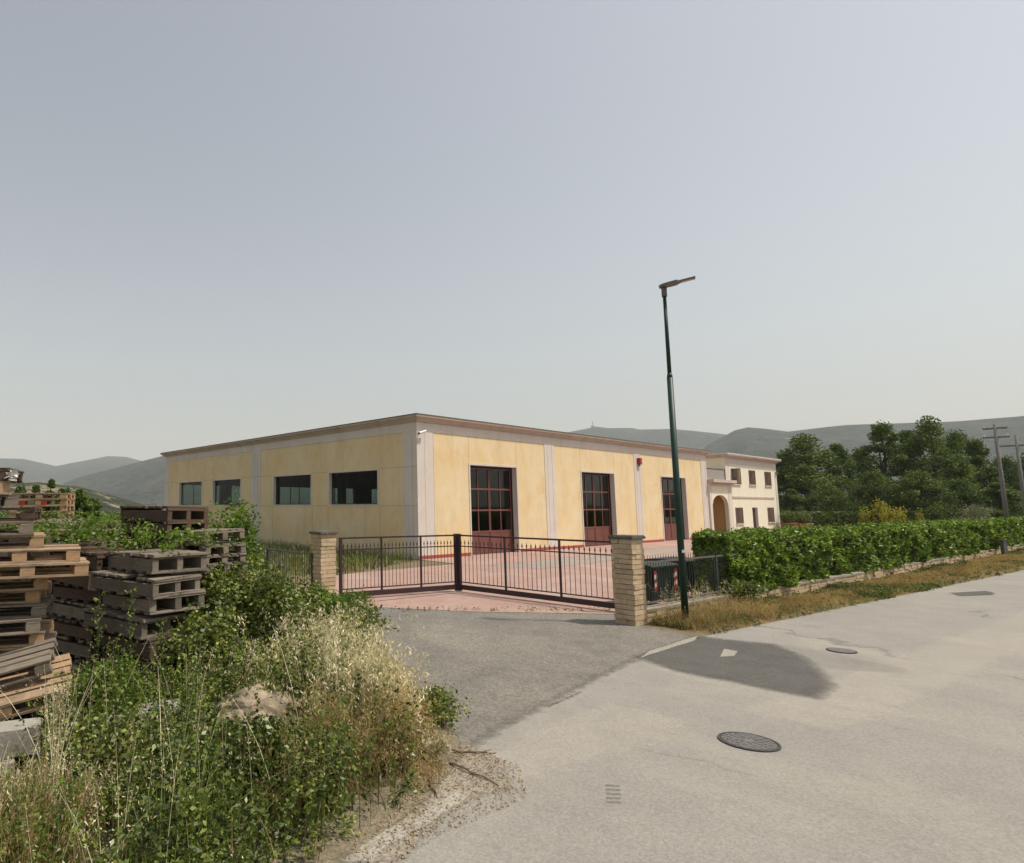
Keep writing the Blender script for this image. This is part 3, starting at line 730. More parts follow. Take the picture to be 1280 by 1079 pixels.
# ------------------------------------------------------------------ two-storey house with arched wing
ho = empty('house', W(33.43, 0), WR, label='pale cream two storey house with brown shutters beyond the warehouse', cat='house')
X0 = 33.43
def H(x): return x - X0
hx0, hx1 = H(37.3), H(49.5)
mb = MB()
ups = [(38.5, 40.3), (42.5, 43.95), (46.4, 47.95)]; los = [(38.85, 40.4), (46.45, 48.0)]
ops = [(a-37.3, b-37.3, 4.4, 5.7) for a, b in ups] + [(a-37.3, b-37.3, 1.04, 2.39) for a, b in los] + [(42.7-37.3, 44.0-37.3, 0.0, 2.39)]
wall_panel(mb, lambda u, d, z: (hx0+u, d, z), hx1-hx0, HT, 0.3, ops)
wall_panel(mb, lambda u, d, z: (hx1-d, u, z), 11.0, HT, 0.3, [])
wall_panel(mb, lambda u, d, z: (hx0+d, 11.0-u, z), 11.0, HT, 0.3, [])
wall_panel(mb, lambda u, d, z: (hx1-u, 11.0-d, z), hx1-hx0, HT, 0.3, [])
mb.build('wall', M['house_yellow'], ho)
mb = MB(); cornice(mb, hx0, hx1, 0, 11.0, 6.58, [(0.0, 0.0), (0.12, 0.0), (0.14, 0.06), (0.28, 0.14), (0.40, 0.20), (0.40, 0.28)]); mb.build('cornice', M['cornice'], ho)
mb = MB(); mb.box(hx0-.42, hx1+.42, -.42, 11.42, 6.862, 6.95); mb.build('roof', M['white'], ho)
mb = MB(); mb.box(hx0+.31, hx1-.31, .9, 1.0, 0.02, 6.5); mb.build('dark_room_sheet', M['black'], ho)  # black sheet behind the windows, painted for the unlit rooms
mb = MB()
mb.box(hx0-PR, hx0+0.75, -PR, -.0005, 4.7, 6.578); mb.box(hx1-.45, hx1+PR, -PR, -.0005, 0, 6.578); mb.box(hx0+.75, hx1-.45, -PR, -.0005, 6.1, 6.578)
mb.box(hx1+.0005, hx1+PR, 0.0, 11, 6.1, 6.578)
mb.build('pale_trim', M['white'], ho)
mb = MB(); mb.box(H(38.4), H(48.4), -.05, -.0005, 3.2, 3.34); mb.build('string_course', M['cornice'], ho)
def shutter(parent, x0, x1, z0, z1, y=-.045, ang=0.0):
    mb = MB(); wd = x1-x0
    mb.box(0, wd, -.02, .02, 0, .06); mb.box(0, wd, -.02, .02, z1-z0-.06, z1-z0)
    mb.box(0, .05, -.021, .021, .06, z1-z0-.06); mb.box(wd-.05, wd, -.021, .021, .06, z1-z0-.06)
    n = 14
    for i in range(n):
        z = .07 + (z1-z0-.14)*(i+.5)/n
        Mx = Matrix.Translation((0, 0, z)) @ Matrix.Rotation(R(35), 4, 'X')
        mb.box(.05, wd-.05, -.025, .025, -.006, .006, M=Mx)
    o = mb.build('shutter', M['shutter'], parent, loc=(x0, y, z0), rz=ang)
    return o
for i, (a, b) in enumerate(ups + los):
    z0, z1 = (4.4, 5.7) if i < 3 else (1.04, 2.39)
    mb = MB(); f = .05
    a_, b_ = H(a), H(b)
    mb.box(a_, a_+f, .12, .17, z0, z1); mb.box(b_-f, b_, .12, .17, z0, z1); mb.box(a_+f, b_-f, .12, .17, z0, z0+f); mb.box(a_+f, b_-f, .12, .17, z1-f, z1)
    wo = mb.build('window', M['shutter'], ho)
    mb = MB(); mb.quad((a_+f, .14, z0+f), (b_-f, .14, z0+f), (b_-f, .14, z1-f), (a_+f, .14, z1-f)); mb.build('pane', M['doorglass'], wo)
    mb = MB(); mb.box(a_-.12, b_+.12, -.10, -.001, z0-.07, z0-.005); mb.build('sill', M['white'], wo)
    mid = (a_+b_)/2
    if i == 0:
        s = shutter(wo, a_, mid-.25, z0, z1, -.03, R(-75)); s2 = shutter(wo, mid+.25, b_, z0, z1, -.02, R(-8))
    else:
        shutter(wo, a_, mid-.005, z0, z1, -.03); shutter(wo, mid+.005, b_, z0, z1, -.03)
mb = MB(); mb.box(H(42.72), H(43.98), .2, .26, 0.01, 2.37); mb.build('door', M['darkframe'], ho)
t_ = MB(); t_.box(H(49.25), H(49.45), -.18, -.03, 5.55, 5.75); t_.build('floodlight', M['lamp_grey'], ho)
# arched wing
mb = MB()
aw0, aw1 = 0.0, H(37.95)
def arch_z(u, a, b, zs, zt): 
    t = (u-(a+b)/2)/((b-a)/2); return zs + (zt-zs)*math.sqrt(max(0.0, 1-t*t))
a, b, zs, zt = H(33.9), H(37.12), 2.55, 3.42
ya = -.12
def wall_arch(y, flip=False):
    us = np.linspace(a, b, 17)
    def q(p, r, s, t2): mb.quad(p, r, s, t2)
    q((aw0, y, 0), (a, y, 0), (a, y, 4.35), (aw0, y, 4.35)); q((b, y, 0), (aw1, y, 0), (aw1, y, 4.35), (b, y, 4.35))
    for i in range(16):
        z0_, z1_ = arch_z(us[i], a, b, zs, zt), arch_z(us[i+1], a, b, zs, zt)
        q((us[i], y, z0_), (us[i+1], y, z1_), (us[i+1], y, 4.35), (us[i], y, 4.35))
wall_arch(ya); wall_arch(ya+.3)
us = np.linspace(a, b, 17)
for i in range(16): mb.quad((us[i], ya, arch_z(us[i], a, b, zs, zt)), (us[i], ya+.3, arch_z(us[i], a, b, zs, zt)), (us[i+1], ya+.3, arch_z(us[i+1], a, b, zs, zt)), (us[i+1], ya, arch_z(us[i+1], a, b, zs, zt)))
for x in (a, b): mb.quad((x, ya, 0), (x, ya+.3, 0), (x, ya+.3, zs), (x, ya, zs))
mb.quad((aw1, ya, 0), (aw1, -.001, 0), (aw1, -.001, 4.35), (aw1, ya, 4.35))
mb.quad((aw0, ya, 0), (aw0, -.001, 0), (aw0, -.001, 4.35), (aw0, ya, 4.35))
mb.build('arch_wall', M['house_yellow'], ho)
mb = MB()
mb.box(aw0, aw0+.42, ya-.02, ya-.0005, 0, 4.345); mb.box(H(37.2), aw1+.02, ya-.02, ya-.0005, 0, 4.345); mb.box(aw0+.42, H(37.2), ya-.02, ya-.0005, 4.12, 4.345)
mb.build('arch_trim', M['white'], ho)
mb = MB(); mb.box(aw0, aw1+.2, ya-.3, 0.0-.001, 4.352, 4.42); mb.box(aw0, aw1+.26, ya-.38, -.0005, 4.42, 4.66); mb.build('terrace_cornice', M['cornice'], ho)
mb = MB()
mb.quad((a-.1, 3.3, 0), (H(37.29), 3.3, 0), (H(37.29), 3.3, 4.2), (a-.1, 3.3, 4.2))
mb.quad((H(37.28), .2, 0), (H(37.28), 3.3, 0), (H(37.28), 3.3, 4.2), (H(37.28), .2, 4.2))
mb.quad((.05, .2, 0), (.05, 3.3, 0), (.05, 3.3, 4.2), (.05, .2, 4.2))
mb.quad((0, .2, 4.1), (H(37.28), .2, 4.1), (H(37.28), 3.4, 4.1), (0, 3.4, 4.1))
mb.build('porch', M['porch'], ho)
mb = MB(); mb.box(.55, 1.6, 3.2, 3.28, 0.01, 2.3); mb.build('porch_door', M['shutter'], ho)
mb = MB(); mb.box(0.0, hx0-.001, 0.001, 6.0, 4.25, 4.70); mb.build('terrace_floor', M['white'], ho)
mb = MB(); mb.box(0.05, hx0-.1, 0.05, .09, 4.72, 5.52); 
mb.build('terrace_screen', M['screen'], ho)
mb = MB(); mb.box(0.02, hx0-.02, 0.03, .11, 5.522, 5.57); mb.tube((hx0-.05, .07, 4.7), (hx0-.05, .07, 5.52), .04, .04, 8); mb.build('handrail', M['iron'], ho)
mb = MB(); mb.box(0.0, hx0-.001, 5.0, 5.2, 4.7, 6.45); mb.build('terrace_wall', M['white'], ho)

# ------------------------------------------------------------------ split-stone gate pillars
AZF = R(55.2); fd = Vector((math.sin(AZF), math.cos(AZF), 0)); fnb = Vector((-math.cos(AZF), math.sin(AZF), 0))    # fnb: away from the road
FR = R(90)-AZF
def pillar(loc, label, hgt=1.80, w_=0.45):
    t = empty('gate_pillar', loc, FR, label=label, cat='gate pillar', group='stone gate pillars')
    mb = MB(); mb.box(.03, w_-.03, .03, w_-.03, 0, hgt); mb.build('core', M['mortar'], t)
    n = 17; h = hgt/n
    mb = MB(); mb2 = MB()
    for i in range(n):
        sp = random.uniform(.3, .7)*w_
        for k in range(2):
            j = [random.uniform(-.004, .02) for _ in range(4)]
            if i % 2: bx = (0-j[0], sp-.004, -j[1], w_+j[2]) if k == 0 else (sp+.004, w_+j[3], -j[1]*.5, w_+j[2]*.6)
            else: bx = (0-j[0], w_+j[1], -j[2], sp-.004) if k == 0 else (-j[0]*.4, w_+j[1]*.6, sp+.004, w_+j[3])
            (mb if random.random() < .55 else mb2).box(bx[0], bx[1], bx[2], bx[3], i*h+.004, (i+1)*h-.006, jit=.004)
    a = mb.build('stone', M['stone'], t); b = mb2.build('stone', M['stone2'], t)
    for o in (a, b): o['label'] = 'rough split tan stones of the pillar'
    mb = MB(); o_ = .05
    mb.box(-o_, w_+o_, -o_, w_+o_, hgt+.002, hgt+.055)
    mb.box(-o_*.6, w_+o_*.6, -o_*.6, w_+o_*.6, hgt+.055, hgt+.075)
    mb.build('cap', M['cap'], t, bevel=.008)
    return t
pR = Vector((6.63, 13.73, 0))
pillar(pR, 'right tan stone gate pillar with dark slate cap, next to green street lamp')
pL = azd(401.5, 17.05)
pillar(pL, 'left tan stone gate pillar with dark slate cap, rising from the weeds', 1.76, 0.47)

# ------------------------------------------------------------------ gate leaves
def spear_mesh(name, z0, z1, r, mat, head=True):
    mb = MB(); mb.tube((0, 0, z0), (0, 0, z1-.10), r, r, 6, caps=False)
    if head:
        mb.tube((0, 0, z1-.13), (0, 0, z1-.10), r, r*2.6, 6, caps=False)
        mb.tube((0, 0, z1-.10), (0, 0, z1), r*2.6, .001, 6, caps=False)
    else: mb.tube((0, 0, z1-.10), (0, 0, z1), r, r*.4, 6)
    return mb.mesh(name, mat)
barm = spear_mesh('bar', .30, 1.52, .0085, M['iron'])
def leaf(A, B, label, n_bay=3, per=11, thickA=.04, thickB=.055):
    A = Vector(A); B = Vector(B); d = B-A; L_ = d.length
    t = empty('gate_leaf', (A.x, A.y, 0), math.atan2(d.y, d.x), label=label, cat='gate', group='leaves of the entrance gate')
    mb = MB(); mb.box(0, L_, -.02, .02, 1.62, 1.665); mb.build('top_rail', M['iron'], t)
    mb = MB(); mb.box(0, L_, -.016, .016, 1.315, 1.345); mb.build('middle_rail', M['iron'], t)
    mb = MB(); mb.box(0, L_, -.016, .016, .275, .305); mb.build('lower_rail', M['iron'], t)
    mb = MB(); mb.box(0, L_, -.03, .03, .075, .21); mb.build('bottom_beam', M['iron'], t)
    for i in range(n_bay+1):
        x = L_*i/n_bay; wd = .022
        if i == 0: wd = thickA; x += wd
        if i == n_bay: wd = thickB; x -= wd
        mb = MB(); mb.box(x-wd, x+wd, -max(.024, wd*.8), max(.024, wd*.8), .03 if i in (0, n_bay) else .076, 1.69 if wd > .05 else 1.66); mb.build('post', M['iron'], t)
    for i in range(n_bay):
        for k in range(per):
            o = bpy.data.objects.new('bar', barm); COL.objects.link(o); o.parent = t
            o.location = (L_*i/n_bay + L_/n_bay*(k+1)/(per+1) + (.012 if i == 0 else 0), 0, 0)
    return t
apex = azd(570.5, 19.2)
gl = azd(424, 17.35); gr = azd(776, 15.35)
l1 = leaf(gl, apex, 'left leaf of the dark iron gate, beside the overgrown pillar', 3, 10)
l2 = leaf(gr, apex, 'right leaf of the dark iron gate, beside the street lamp pillar', 3, 11)
# the gate's shadow on the ground, painted as a thin dark strip
for (p, q) in ((gl, apex), (apex, gr)):
    pass
mb = MB()
th = [gnd(470, 752), gnd(560, 742.5), gnd(571, 741.5), gnd(700, 757), gnd(768, 766)]
for i in range(len(th)-1):
    d_ = (th[i+1]-th[i]).normalized(); nn_ = Vector((-d_.y, d_.x, 0))*.035
    mb.poly([tuple((th[i]+nn_) + Vector((0, 0, .012))), tuple((th[i]-nn_) + Vector((0, 0, .012))), tuple((th[i+1]-nn_) + Vector((0, 0, .012))), tuple((th[i+1]+nn_) + Vector((0, 0, .012)))])
mb.build('gate_shadow_strip', M['rail'], kind='structure', label='thin dark strip painted as the gate shadow on the pink concrete')

# ------------------------------------------------------------------ right low wall, fence, hedge
wall_len = 47.0
wl = empty('boundary_wall', pR + fd*.48, FR, label='low tan stone wall along the verge below fence and hedge', cat='wall')
mb = MB(); mb.box(0, wall_len, .06, .28, 0, .24); mb.build('core', M['mortar'], wl)
mb = MB()
x = 0.0
for row in range(2):
    x = 0.0
    while x < wall_len-.05:
        l_ = random.uniform(.22, .48); h0 = row*.125
        mb.box(x, min(x+l_-.012, wall_len), .03-random.uniform(0, .03), .06, h0+.004, h0+.118, jit=.006); x += l_
mb.build('stone', M['stone'], wl)
mb = MB(); x = 0.0
while x < wall_len-.02:
    mb.box(x, min(x+1.0-.008, wall_len), .0, .30, .242, .295, jit=.004); x += 1.0
mb.build('coping', M['coping'], wl)
def fence(name, loc, rz, L_, z0, ztop, zr1, zr2, label, postx, mat, group=None, step=.115, r=.008):
    t = empty(name, loc, rz, label=label, cat='fence', group=group)
    pm = spear_mesh('picket', z0+.07, ztop, r, mat, head=False)
    n = int(L_/step)
    for i in range(n):
        o = bpy.data.objects.new('picket', pm); COL.objects.link(o); o.parent = t; o.location = (.06+step*i, 0, 0)
    for z in (zr1, zr2):
        mb = MB(); mb.box(0, L_, -.018, .018, z-.018, z+.018); mb.build('rail', M['rail'], t)
    for x in postx:
        mb = MB(); mb.box(x-.03, x+.03, -.03, .03, z0, zr2+.02); mb.build('post', mat, t)
    return t
fence('picket_fence', pR + fd*.48 + fnb*.15, FR, 4.75, .296, 1.42, .39, 1.26, 'dark picket fence on the low wall between pillar and hedge', (1.95, 3.6), M['iron_green'], 'picket fences beside the gate')
fence('picket_fence', pL + fnb*.35 + Vector((-.02, 0, 0)), math.atan2(math.cos(R(-35)), math.sin(R(-35))), 6.0, 0.0, 1.36, .2, 1.22, 'black picket fence running back behind the left pillar', (.05, 2.4, 4.8), M['iron_green'], 'picket fences beside the gate', r=.009)

# wheeled bins with red and white striped plates behind the fence
def waste_bin(loc, rz, label, col):
    t = empty('waste_bin', loc, rz, label=label, cat='bin', group='green bins behind the fence')
    mb = MB(); n = 0
    x0, x1, y0, y1 = 0.0, 1.25, 0.0, .95
    pts0 = [(.08, .08), (1.17, .08), (1.17, .87), (.08, .87)]; pts1 = [(0, 0), (1.25, 0), (1.25, .95), (0, .95)]
    for i in range(4):
        j = (i+1) % 4; mb.quad((*pts0[i], .18), (*pts0[j], .18), (*pts1[j], .98), (*pts1[i], .98))
    mb.poly([(*p, .18) for p in reversed(pts0)]); mb.box(-.04, 1.29, -.04, .99, .98, 1.02)
    mb.build('body', col, t)
    mb = MB()
    for i in range(6):
        a0, a1 = math.pi*i/6, math.pi*(i+1)/6
        yy0, yy1 = .475-.5*math.cos(a0), .475-.5*math.cos(a1); zz0, zz1 = 1.02+.05*math.sin(a0), 1.02+.05*math.sin(a1)
        mb.quad((-.03, yy0, zz0), (1.28, yy0, zz0), (1.28, yy1, zz1), (-.03, yy1, zz1))
    for x in (-.03, 1.28): mb.poly([(x, .475-.5*math.cos(math.pi*i/6), 1.02+.05*math.sin(math.pi*i/6)) for i in range(7)])
    mb.build('lid', col, t)
    for x in (.2, 1.05):
        for y in (.15, .8):
            mb = MB(); mb.tube((x, y-.025, .1), (x, y+.025, .1), .1, .1, 14); mb.build('wheel', M['rubber'], t)
    for x in (.05, 1.02):
        mb = MB(); h = .5
        for k in range(5):
            za, zb = .4+h*k/5, .4+h*(k+1)/5
            mb.quad((x, -.012, za), (x+.16, -.012, za+.05), (x+.16, -.012, zb+.05), (x, -.012, zb), k % 2)
        mb.build('warning_plate', [M['red_r'], M['white_r']], t)
    return t
waste_bin(azd(810, 15.9), FR, 'green wheeled bin with striped plates, nearest the right pillar', M['bin'])
waste_bin(azd(846, 17.3), FR+R(3), 'green wheeled bin with striped plates, beside the hedge end', M['bin'])

# ------------------------------------------------------------------ leaves
def leaf_mesh(name, C, size, mats, N=None, aspect=.5, fold=.18, updown=.5, rndv=None, droop=0.0):
    """C (n,3) centres; size scalar or (n,); each leaf = folded 4-vertex kite (two triangles as quad)"""
    n = len(C); size = np.broadcast_to(np.asarray(size, float), (n,))
    d = rng.normal(size=(n, 3)); d[:, 2] = d[:, 2]*updown - droop
    if N is not None: d = d*.8 + N*.5
    d /= np.linalg.norm(d, axis=1)[:, None]+1e-9
    r = rng.normal(size=(n, 3)); r[:, 2] *= .5
    s = np.cross(d, r); s /= np.linalg.norm(s, axis=1)[:, None]+1e-9
    up = np.cross(s, d)
    S_ = size[:, None]
    b = C - d*S_*.5; t = C + d*S_*.5; m = C - d*S_*.06
    l = m + s*S_*aspect*.5 + up*S_*fold; q = m - s*S_*aspect*.5 + up*S_*fold
    V = np.stack([b, l, t, q], 1).reshape(-1, 3)
    F = np.arange(n*4).reshape(-1, 4)
    rv = rng.random(n) if rndv is None else rndv
    return fast_mesh(name, V, F, mats, rnd=np.repeat(rv, 4))
def link(name, me, parent=None, **k):
    o = bpy.data.objects.new(name, me); COL.objects.link(o)
    if parent: o.parent = parent
    return tag(o, **k)

# hedge: lumpy box of leaves over a near-black box standing for the shade inside
hedge = empty('laurel_hedge', pR + fd*4.6 + fnb*0.02, FR, label='long clipped bright green laurel hedge over the low stone wall', cat='hedge')
HL, HW, HB, HTp = 41.2, .88, .27, 1.74
def hedge_pts(n, L_, W_, z0, z1, lump=.10, taper=0.0, f=1.3, near=True, gapk=1.0):
    out = []
    fac = rng.random(n)
    x = rng.random(n)
    if near: x = x**1.5
    x = x*L_
    a_front = (z1-z0); a_top = W_
    sel = rng.random(n)
    pf = a_front/(a_front*1.45+a_top)
    isf = sel < pf; ist = (sel >= pf) & (sel < pf + a_top/(a_front*1.45+a_top)); isb = ~(isf | ist)
    y = np.where(isf, 0.0, np.where(ist, rng.random(n)*W_, W_))
    z = np.where(ist, z1, z0+rng.random(n)*(z1-z0))
    depth = np.abs(rng.normal(size=n))*.07
    lx = fnoise(x*1.0+7, z*1.0, f, 2.0, 3)-.5; l2 = fnoise(x+3, y+z, f*2.6, 4.0, 3)-.5
    off = lx*lump*3.6 + l2*lump*3.0 - depth
    ny = np.where(isf, -1.0, np.where(ist, 0, 1.0)); nz = np.where(ist, 1.0, 0)
    # round shoulders
    gp = np.clip((fnoise(x*1.0+31, z*.7+y, .95, 12.0, 3)-.52)*5, 0, 1)*.26*gapk; off = off - gp
    y = y + ny*off; z = z + nz*off*np.where(ist, .6, 1)
    sh = np.clip((z-(z1-.22))/.22, 0, 1); y = np.where(isf, y+sh**2*.16, np.where(isb, y-sh**2*.16, y))
    Nn = np.stack([np.zeros(n), ny, nz+.3], 1)
    # end face
    e = rng.random(n) < .05
    if True:
        y2 = rng.random(n)*W_; z2 = z0+rng.random(n)*(z1-z0)
        x = np.where(e, -.0 + (fnoise(y2, z2, 2.0, 5.0, 2)-.5)*.3 + depth, x); y = np.where(e, y2, y); z = np.where(e, z2, z)
    return np.stack([x, y, z], 1), Nn
C, Nn = hedge_pts(76000, HL, HW, HB, HTp, lump=.15)
sz = .112*(1+.012*C[:, 0])*rng.uniform(.7, 1.3, len(C))
# thin spots near the bottom
hole = fnoise(C[:, 0]*1.0, C[:, 2]*2.0, 1.1, 8.0, 2)
keep = ~((hole > .66) & (C[:, 1] < .15) & (rng.random(len(C)) < .75))
C = C[keep]; sz = sz[keep]; Nn = Nn[keep]
link('foliage', leaf_mesh('foliage', C, sz, M['leaf_hedge'], N=Nn, aspect=.5), hedge)
mb = MB(); mb.box(.3, HL-.1, .34, HW-.34, .02, HTp-.34); mb.build('wood', M['core'], hedge)  # dark filler box: inner shade put into its colour, blocks the view through
# sprigs sticking up
C2 = []
for _ in range(420):
    x = rng.random()**1.4*HL; y = rng.uniform(.05, HW); h = rng.uniform(.04, .2)
    for k in range(6): C2.append((x+rng.normal()*.03, y+rng.normal()*.03, HTp-.02+h*k/5))
link('shoots', leaf_mesh('shoots', np.array(C2), .075, M['leaf_hedge'], updown=1.2), hedge)
# hedge beyond the pole and clipped hedge inside the yard
h2 = empty('hedge', pR + fd*48.5 + fnb*.1, FR, label='short darker hedge at the far right beyond the utility poles', cat='hedge')
C, Nn = hedge_pts(9000, 16, 1.4, .2, 1.75, near=False); link('foliage', leaf_mesh('foliage', C, .14, M['leaf_bramble'], N=Nn), h2)
mb = MB(); mb.box(.2, 15.8, .2, 1.2, .02, 1.55); mb.build('wood', M['core'], h2)  # same near-black filler for the shade between the leaves
h3p = azd(1008, 62); h3q = azd(1205, 70); dd = h3q-h3p
h3 = empty('hedge', h3p, math.atan2(dd.y, dd.x), label='dark flat topped hedge across the garden behind the laurel hedge', cat='hedge')
C, Nn = hedge_pts(16000, dd.length, 1.6, .0, 1.95, lump=.05, near=False, gapk=0); link('foliage', leaf_mesh('foliage', C, .17, M['leaf_bramble'], N=Nn), h3)
mb = MB(); mb.box(.2, dd.length-.2, .2, 1.4, .02, 1.75); mb.build('wood', M['core'], h3)  # near-black filler box, shade of the hedge interior as colour

# ------------------------------------------------------------------ street lamp
lp = gnd(857.5, 782)
LR = R(90-100)
t = empty('street_lamp', lp, 0, label='tall green tapered street lamp with flat grey head beside the right pillar', cat='street lamp')
mb = MB(); mb.smooth = True
mb.tube((0, 0, -.05), (0, 0, 5.32), .068, .060, 20); mb.build('lower_pole', M['green_pole'], t)
mb = MB(); mb.smooth = True; mb.tube((0, 0, 5.32), (0, 0, 5.42), .060, .045, 20); mb.tube((0, 0, 5.42), (0, 0, 7.2), .042, .035, 16); mb.build('upper_pole', M['green_pole'], t)
mb = MB(); mb.smooth = True; mb.tube((0, 0, 7.17), (0, 0, 7.38), .055, .055, 16); mb.build('bracket', M['lamp_grey'], t)
hd = empty('lamp_head_mount', (0, 0, 7.38), 0)
COL.objects.unlink(hd); bpy.data.objects.remove(hd)
ha = R(90-72)                                   # the head points to the right, over the road
def lamp_outline():
    P = []
    for s_, w_ in ((-.10, .0), (-.08, .07), (0.0, .115), (.16, .13), (.26, .12), (.31, .085), (.62, .075), (.62, 0)): P.append((s_, w_))
    return P
o_ = lamp_outline(); mb = MB()
tilt = R(8)
def hp(s_, w_, h): 
    x = s_*math.cos(tilt)-h*math.sin(tilt); z = s_*math.sin(tilt)+h*math.cos(tilt); return (x, w_, z)
top = []; bot = []
for s_, w_ in o_[:-1]: top.append((s_, w_)); 
full = [(s_, w_) for s_, w_ in o_[:-1]] + [(s_, -w_) for s_, w_ in reversed(o_[1:-1])]
def th_(s_): return .05 if s_ < .3 else .028
mb.poly([hp(s_, w_, th_(s_)*.6) for s_, w_ in full]); mb.poly([hp(s_, w_, -th_(s_)*.5) for s_, w_ in reversed(full)])
for i in range(len(full)):
    p_, q_ = full[i], full[(i+1) % len(full)]
    mb.quad(hp(*p_, -th_(p_[0])*.5), hp(*q_, -th_(q_[0])*.5), hp(*q_, th_(q_[0])*.6), hp(*p_, th_(p_[0])*.6))
hobj = mb.build('lamp_head', M['lamp_grey'], t, loc=(0, 0, 7.42), rz=R(-28))
mb = MB(); mb.quad(hp(.33, -.06, -.021), hp(.33, .06, -.021), hp(.58, .06, -.021), hp(.58, -.06, -.021)); mb.build('lens', M['lamp_glass'], hobj)
mb = MB(); mb.box(-.03, .03, -.09, -.078, 1.52, 1.58); mb.build('tag_plate', M['camwhite'], t)

# ------------------------------------------------------------------ utility poles
def upole(px, D, ztop, label, arms, lean=0.0):
    g = azd(px, D)
    t = empty('utility_pole', g, FR, label=label, cat='utility pole', group='utility poles by the road')
    mb = MB(); mb.smooth = True; mb.tube((0, 0, 0), (0, 0, ztop), .115, .07, 14); mb.build('pole', M['concrete_pole'], t); t.rotation_euler = (0, lean, FR)
    for (z, l_) in arms:
        mb = MB(); mb.box(-.05, .05, -l_, l_, z-.05, z+.05); mb.build('crossarm', M['lamp_grey'], t)
        for y in (-l_+.1, 0, l_-.1):
            mb = MB(); mb.tube((0, y, z+.05), (0, y, z+.2), .035, .06, 8); mb.build('insulator', M['insul'], t)
    return t
def zat(px, py, D): return EYE + ray(px, py)[2]/ray(px, py)[1]*D
upole(1257, 36.5, zat(1239, 531, 36.5), 'pale concrete utility pole nearer the camera, at hedge end', ((zat(1239, 536, 36.5), .5), (zat(1239, 547, 36.5), .55)), -.04)
upole(1281, 40.0, zat(1264, 544, 40), 'grey utility pole at the right border with one wide crossarm', ((zat(1264, 557, 40), .95),))
mb = MB(); mb.box(-.09, .09, -.09, .09, 0, .75); mb.box(-.1, .1, -.1, .1, .751, .79); g = azd(1248.5, 33.2); mb.build('marker_post', M['concrete_pole'], loc=g, label='short white post standing in the grass by the far wall end', cat='post')

# ------------------------------------------------------------------ trees
def tree_meshes(seed, h, w_, nclump, nleaf, leaf, low=.12, mat=None, crown_pow=.8):
    r_ = np.random.default_rng(seed); rs = random.Random(seed)
    mb = MB(); mb.smooth = True
    th = h*.62
    pts = [Vector((0, 0, -.1))]
    for k in range(1, 6): pts.append(Vector((rs.uniform(-.03, .03)*h*.6, rs.uniform(-.03, .03)*h*.6, th*k/5)))
    rad = [h*.022*(1-.75*k/5) for k in range(6)]
    mb.path(pts, rad, 8)
    cl = []
    for _ in range(nclump):
        f = r_.random()**.9; z = low*h + f*(1-low)*h*.97
        prof = math.sin(math.pi*min(1, (f*.86+.16)))**crown_pow
        a = r_.random()*2*math.pi; rr_ = w_*.5*prof*math.sqrt(r_.uniform(.15, 1.0))*r_.uniform(.8, 1.12)
        cl.append((math.cos(a)*rr_, math.sin(a)*rr_, z, r_.uniform(.55, 1.2)))
    for _ in range(12):
        c = cl[rs.randrange(len(cl))]; b = pts[rs.randrange(2, 6)]
        if c[2] < b.z*.7: continue
        e = Vector(c[:3]); m_ = (b+e)/2 + Vector((rs.uniform(-.3, .3), rs.uniform(-.3, .3), rs.uniform(-.2, .5)))
        mb.path([b, m_, e], [h*.009, h*.006, h*.002], 6)
    tm = mb.mesh('trunk', M['bark'])
    per = nleaf//nclump; C = []; rv = []; Nn = []
    for c in cl:
        s_ = c[3]*w_*.135
        q = r_.normal(size=(per, 3)); q /= np.linalg.norm(q, axis=1)[:, None]
        q *= (r_.random(per)**.45)[:, None]*s_*np.array([1.15, 1.15, .8])
        C.append(q+np.array(c[:3])); Nn.append(q)
        rv.append(np.clip(r_.normal(size=per)*.18 + r_.uniform(.25, .75), 0, 1))
    C = np.concatenate(C); rv = np.concatenate(rv)
    C[:, 2] = np.maximum(C[:, 2], .1)
    return tm, leaf_mesh('crown', C, leaf*r_.uniform(.7, 1.3, len(C)), mat or M['leaf_tree'], aspect=.62, rndv=rv)
TV = [tree_meshes(21, 12, 8.5, 85, 13000, .28), tree_meshes(22, 12, 7.0, 75, 12000, .27), tree_meshes(23, 12, 10, 95, 14000, .29, low=.06), tree_meshes(24, 12, 5.6, 60, 9500, .26)]
def tree(px, topy, D, wpx, v, label, group='broadleaved trees behind the garden', rot=None, name='tree', cat='tree', tv=None):
    tm, cm = (tv or TV)[v]
    g = azd(px, D); hh = zat(px, topy, D)
    t = empty(name, g, rot if rot is not None else rng.random()*6.28, label=label, cat=cat, group=group)
    W0 = [8.5, 7.0, 10.0, 5.6][v] if tv is None else 1
    sx = (wpx*D/795)/W0 if tv is None else hh/12
    t.scale = (sx, sx, hh/12)
    link('trunk', tm, t); link('crown', cm, t)
    return t
tree(1012, 547, 78, 98, 0, 'broad dark tree immediately right of the cream house')
tree(985, 566, 86, 55, 1, 'lower tree half hidden behind the cream house corner')
tree(1052, 556, 84, 50, 1, 'narrow tree in the gap between two broad dark trees')
tree(1080, 562, 90, 50, 2, 'smaller paler tree behind the golden shrub')
tree(1112, 529, 76, 62, 3, 'tall slim tree left of the tallest crowns')
tree(1142, 540, 82, 62, 1, 'tall tree in the middle of the right wood edge')
tree(1172, 526, 74, 74, 0, 'tallest broad tree with a ragged dark crown')
tree(1204, 541, 80, 66, 2, 'spreading tree right of the tallest crown')
tree(1228, 549, 76, 46, 3, 'slim tree directly behind the nearer utility pole')
tree(1262, 572, 78, 60, 2, 'low rounded tree behind the far utility pole')
tree(1300, 566, 80, 70, 0, 'broad tree cut by the right border')
tree(1095, 590, 66, 60, 2, 'low bushy tree behind the golden shrub')
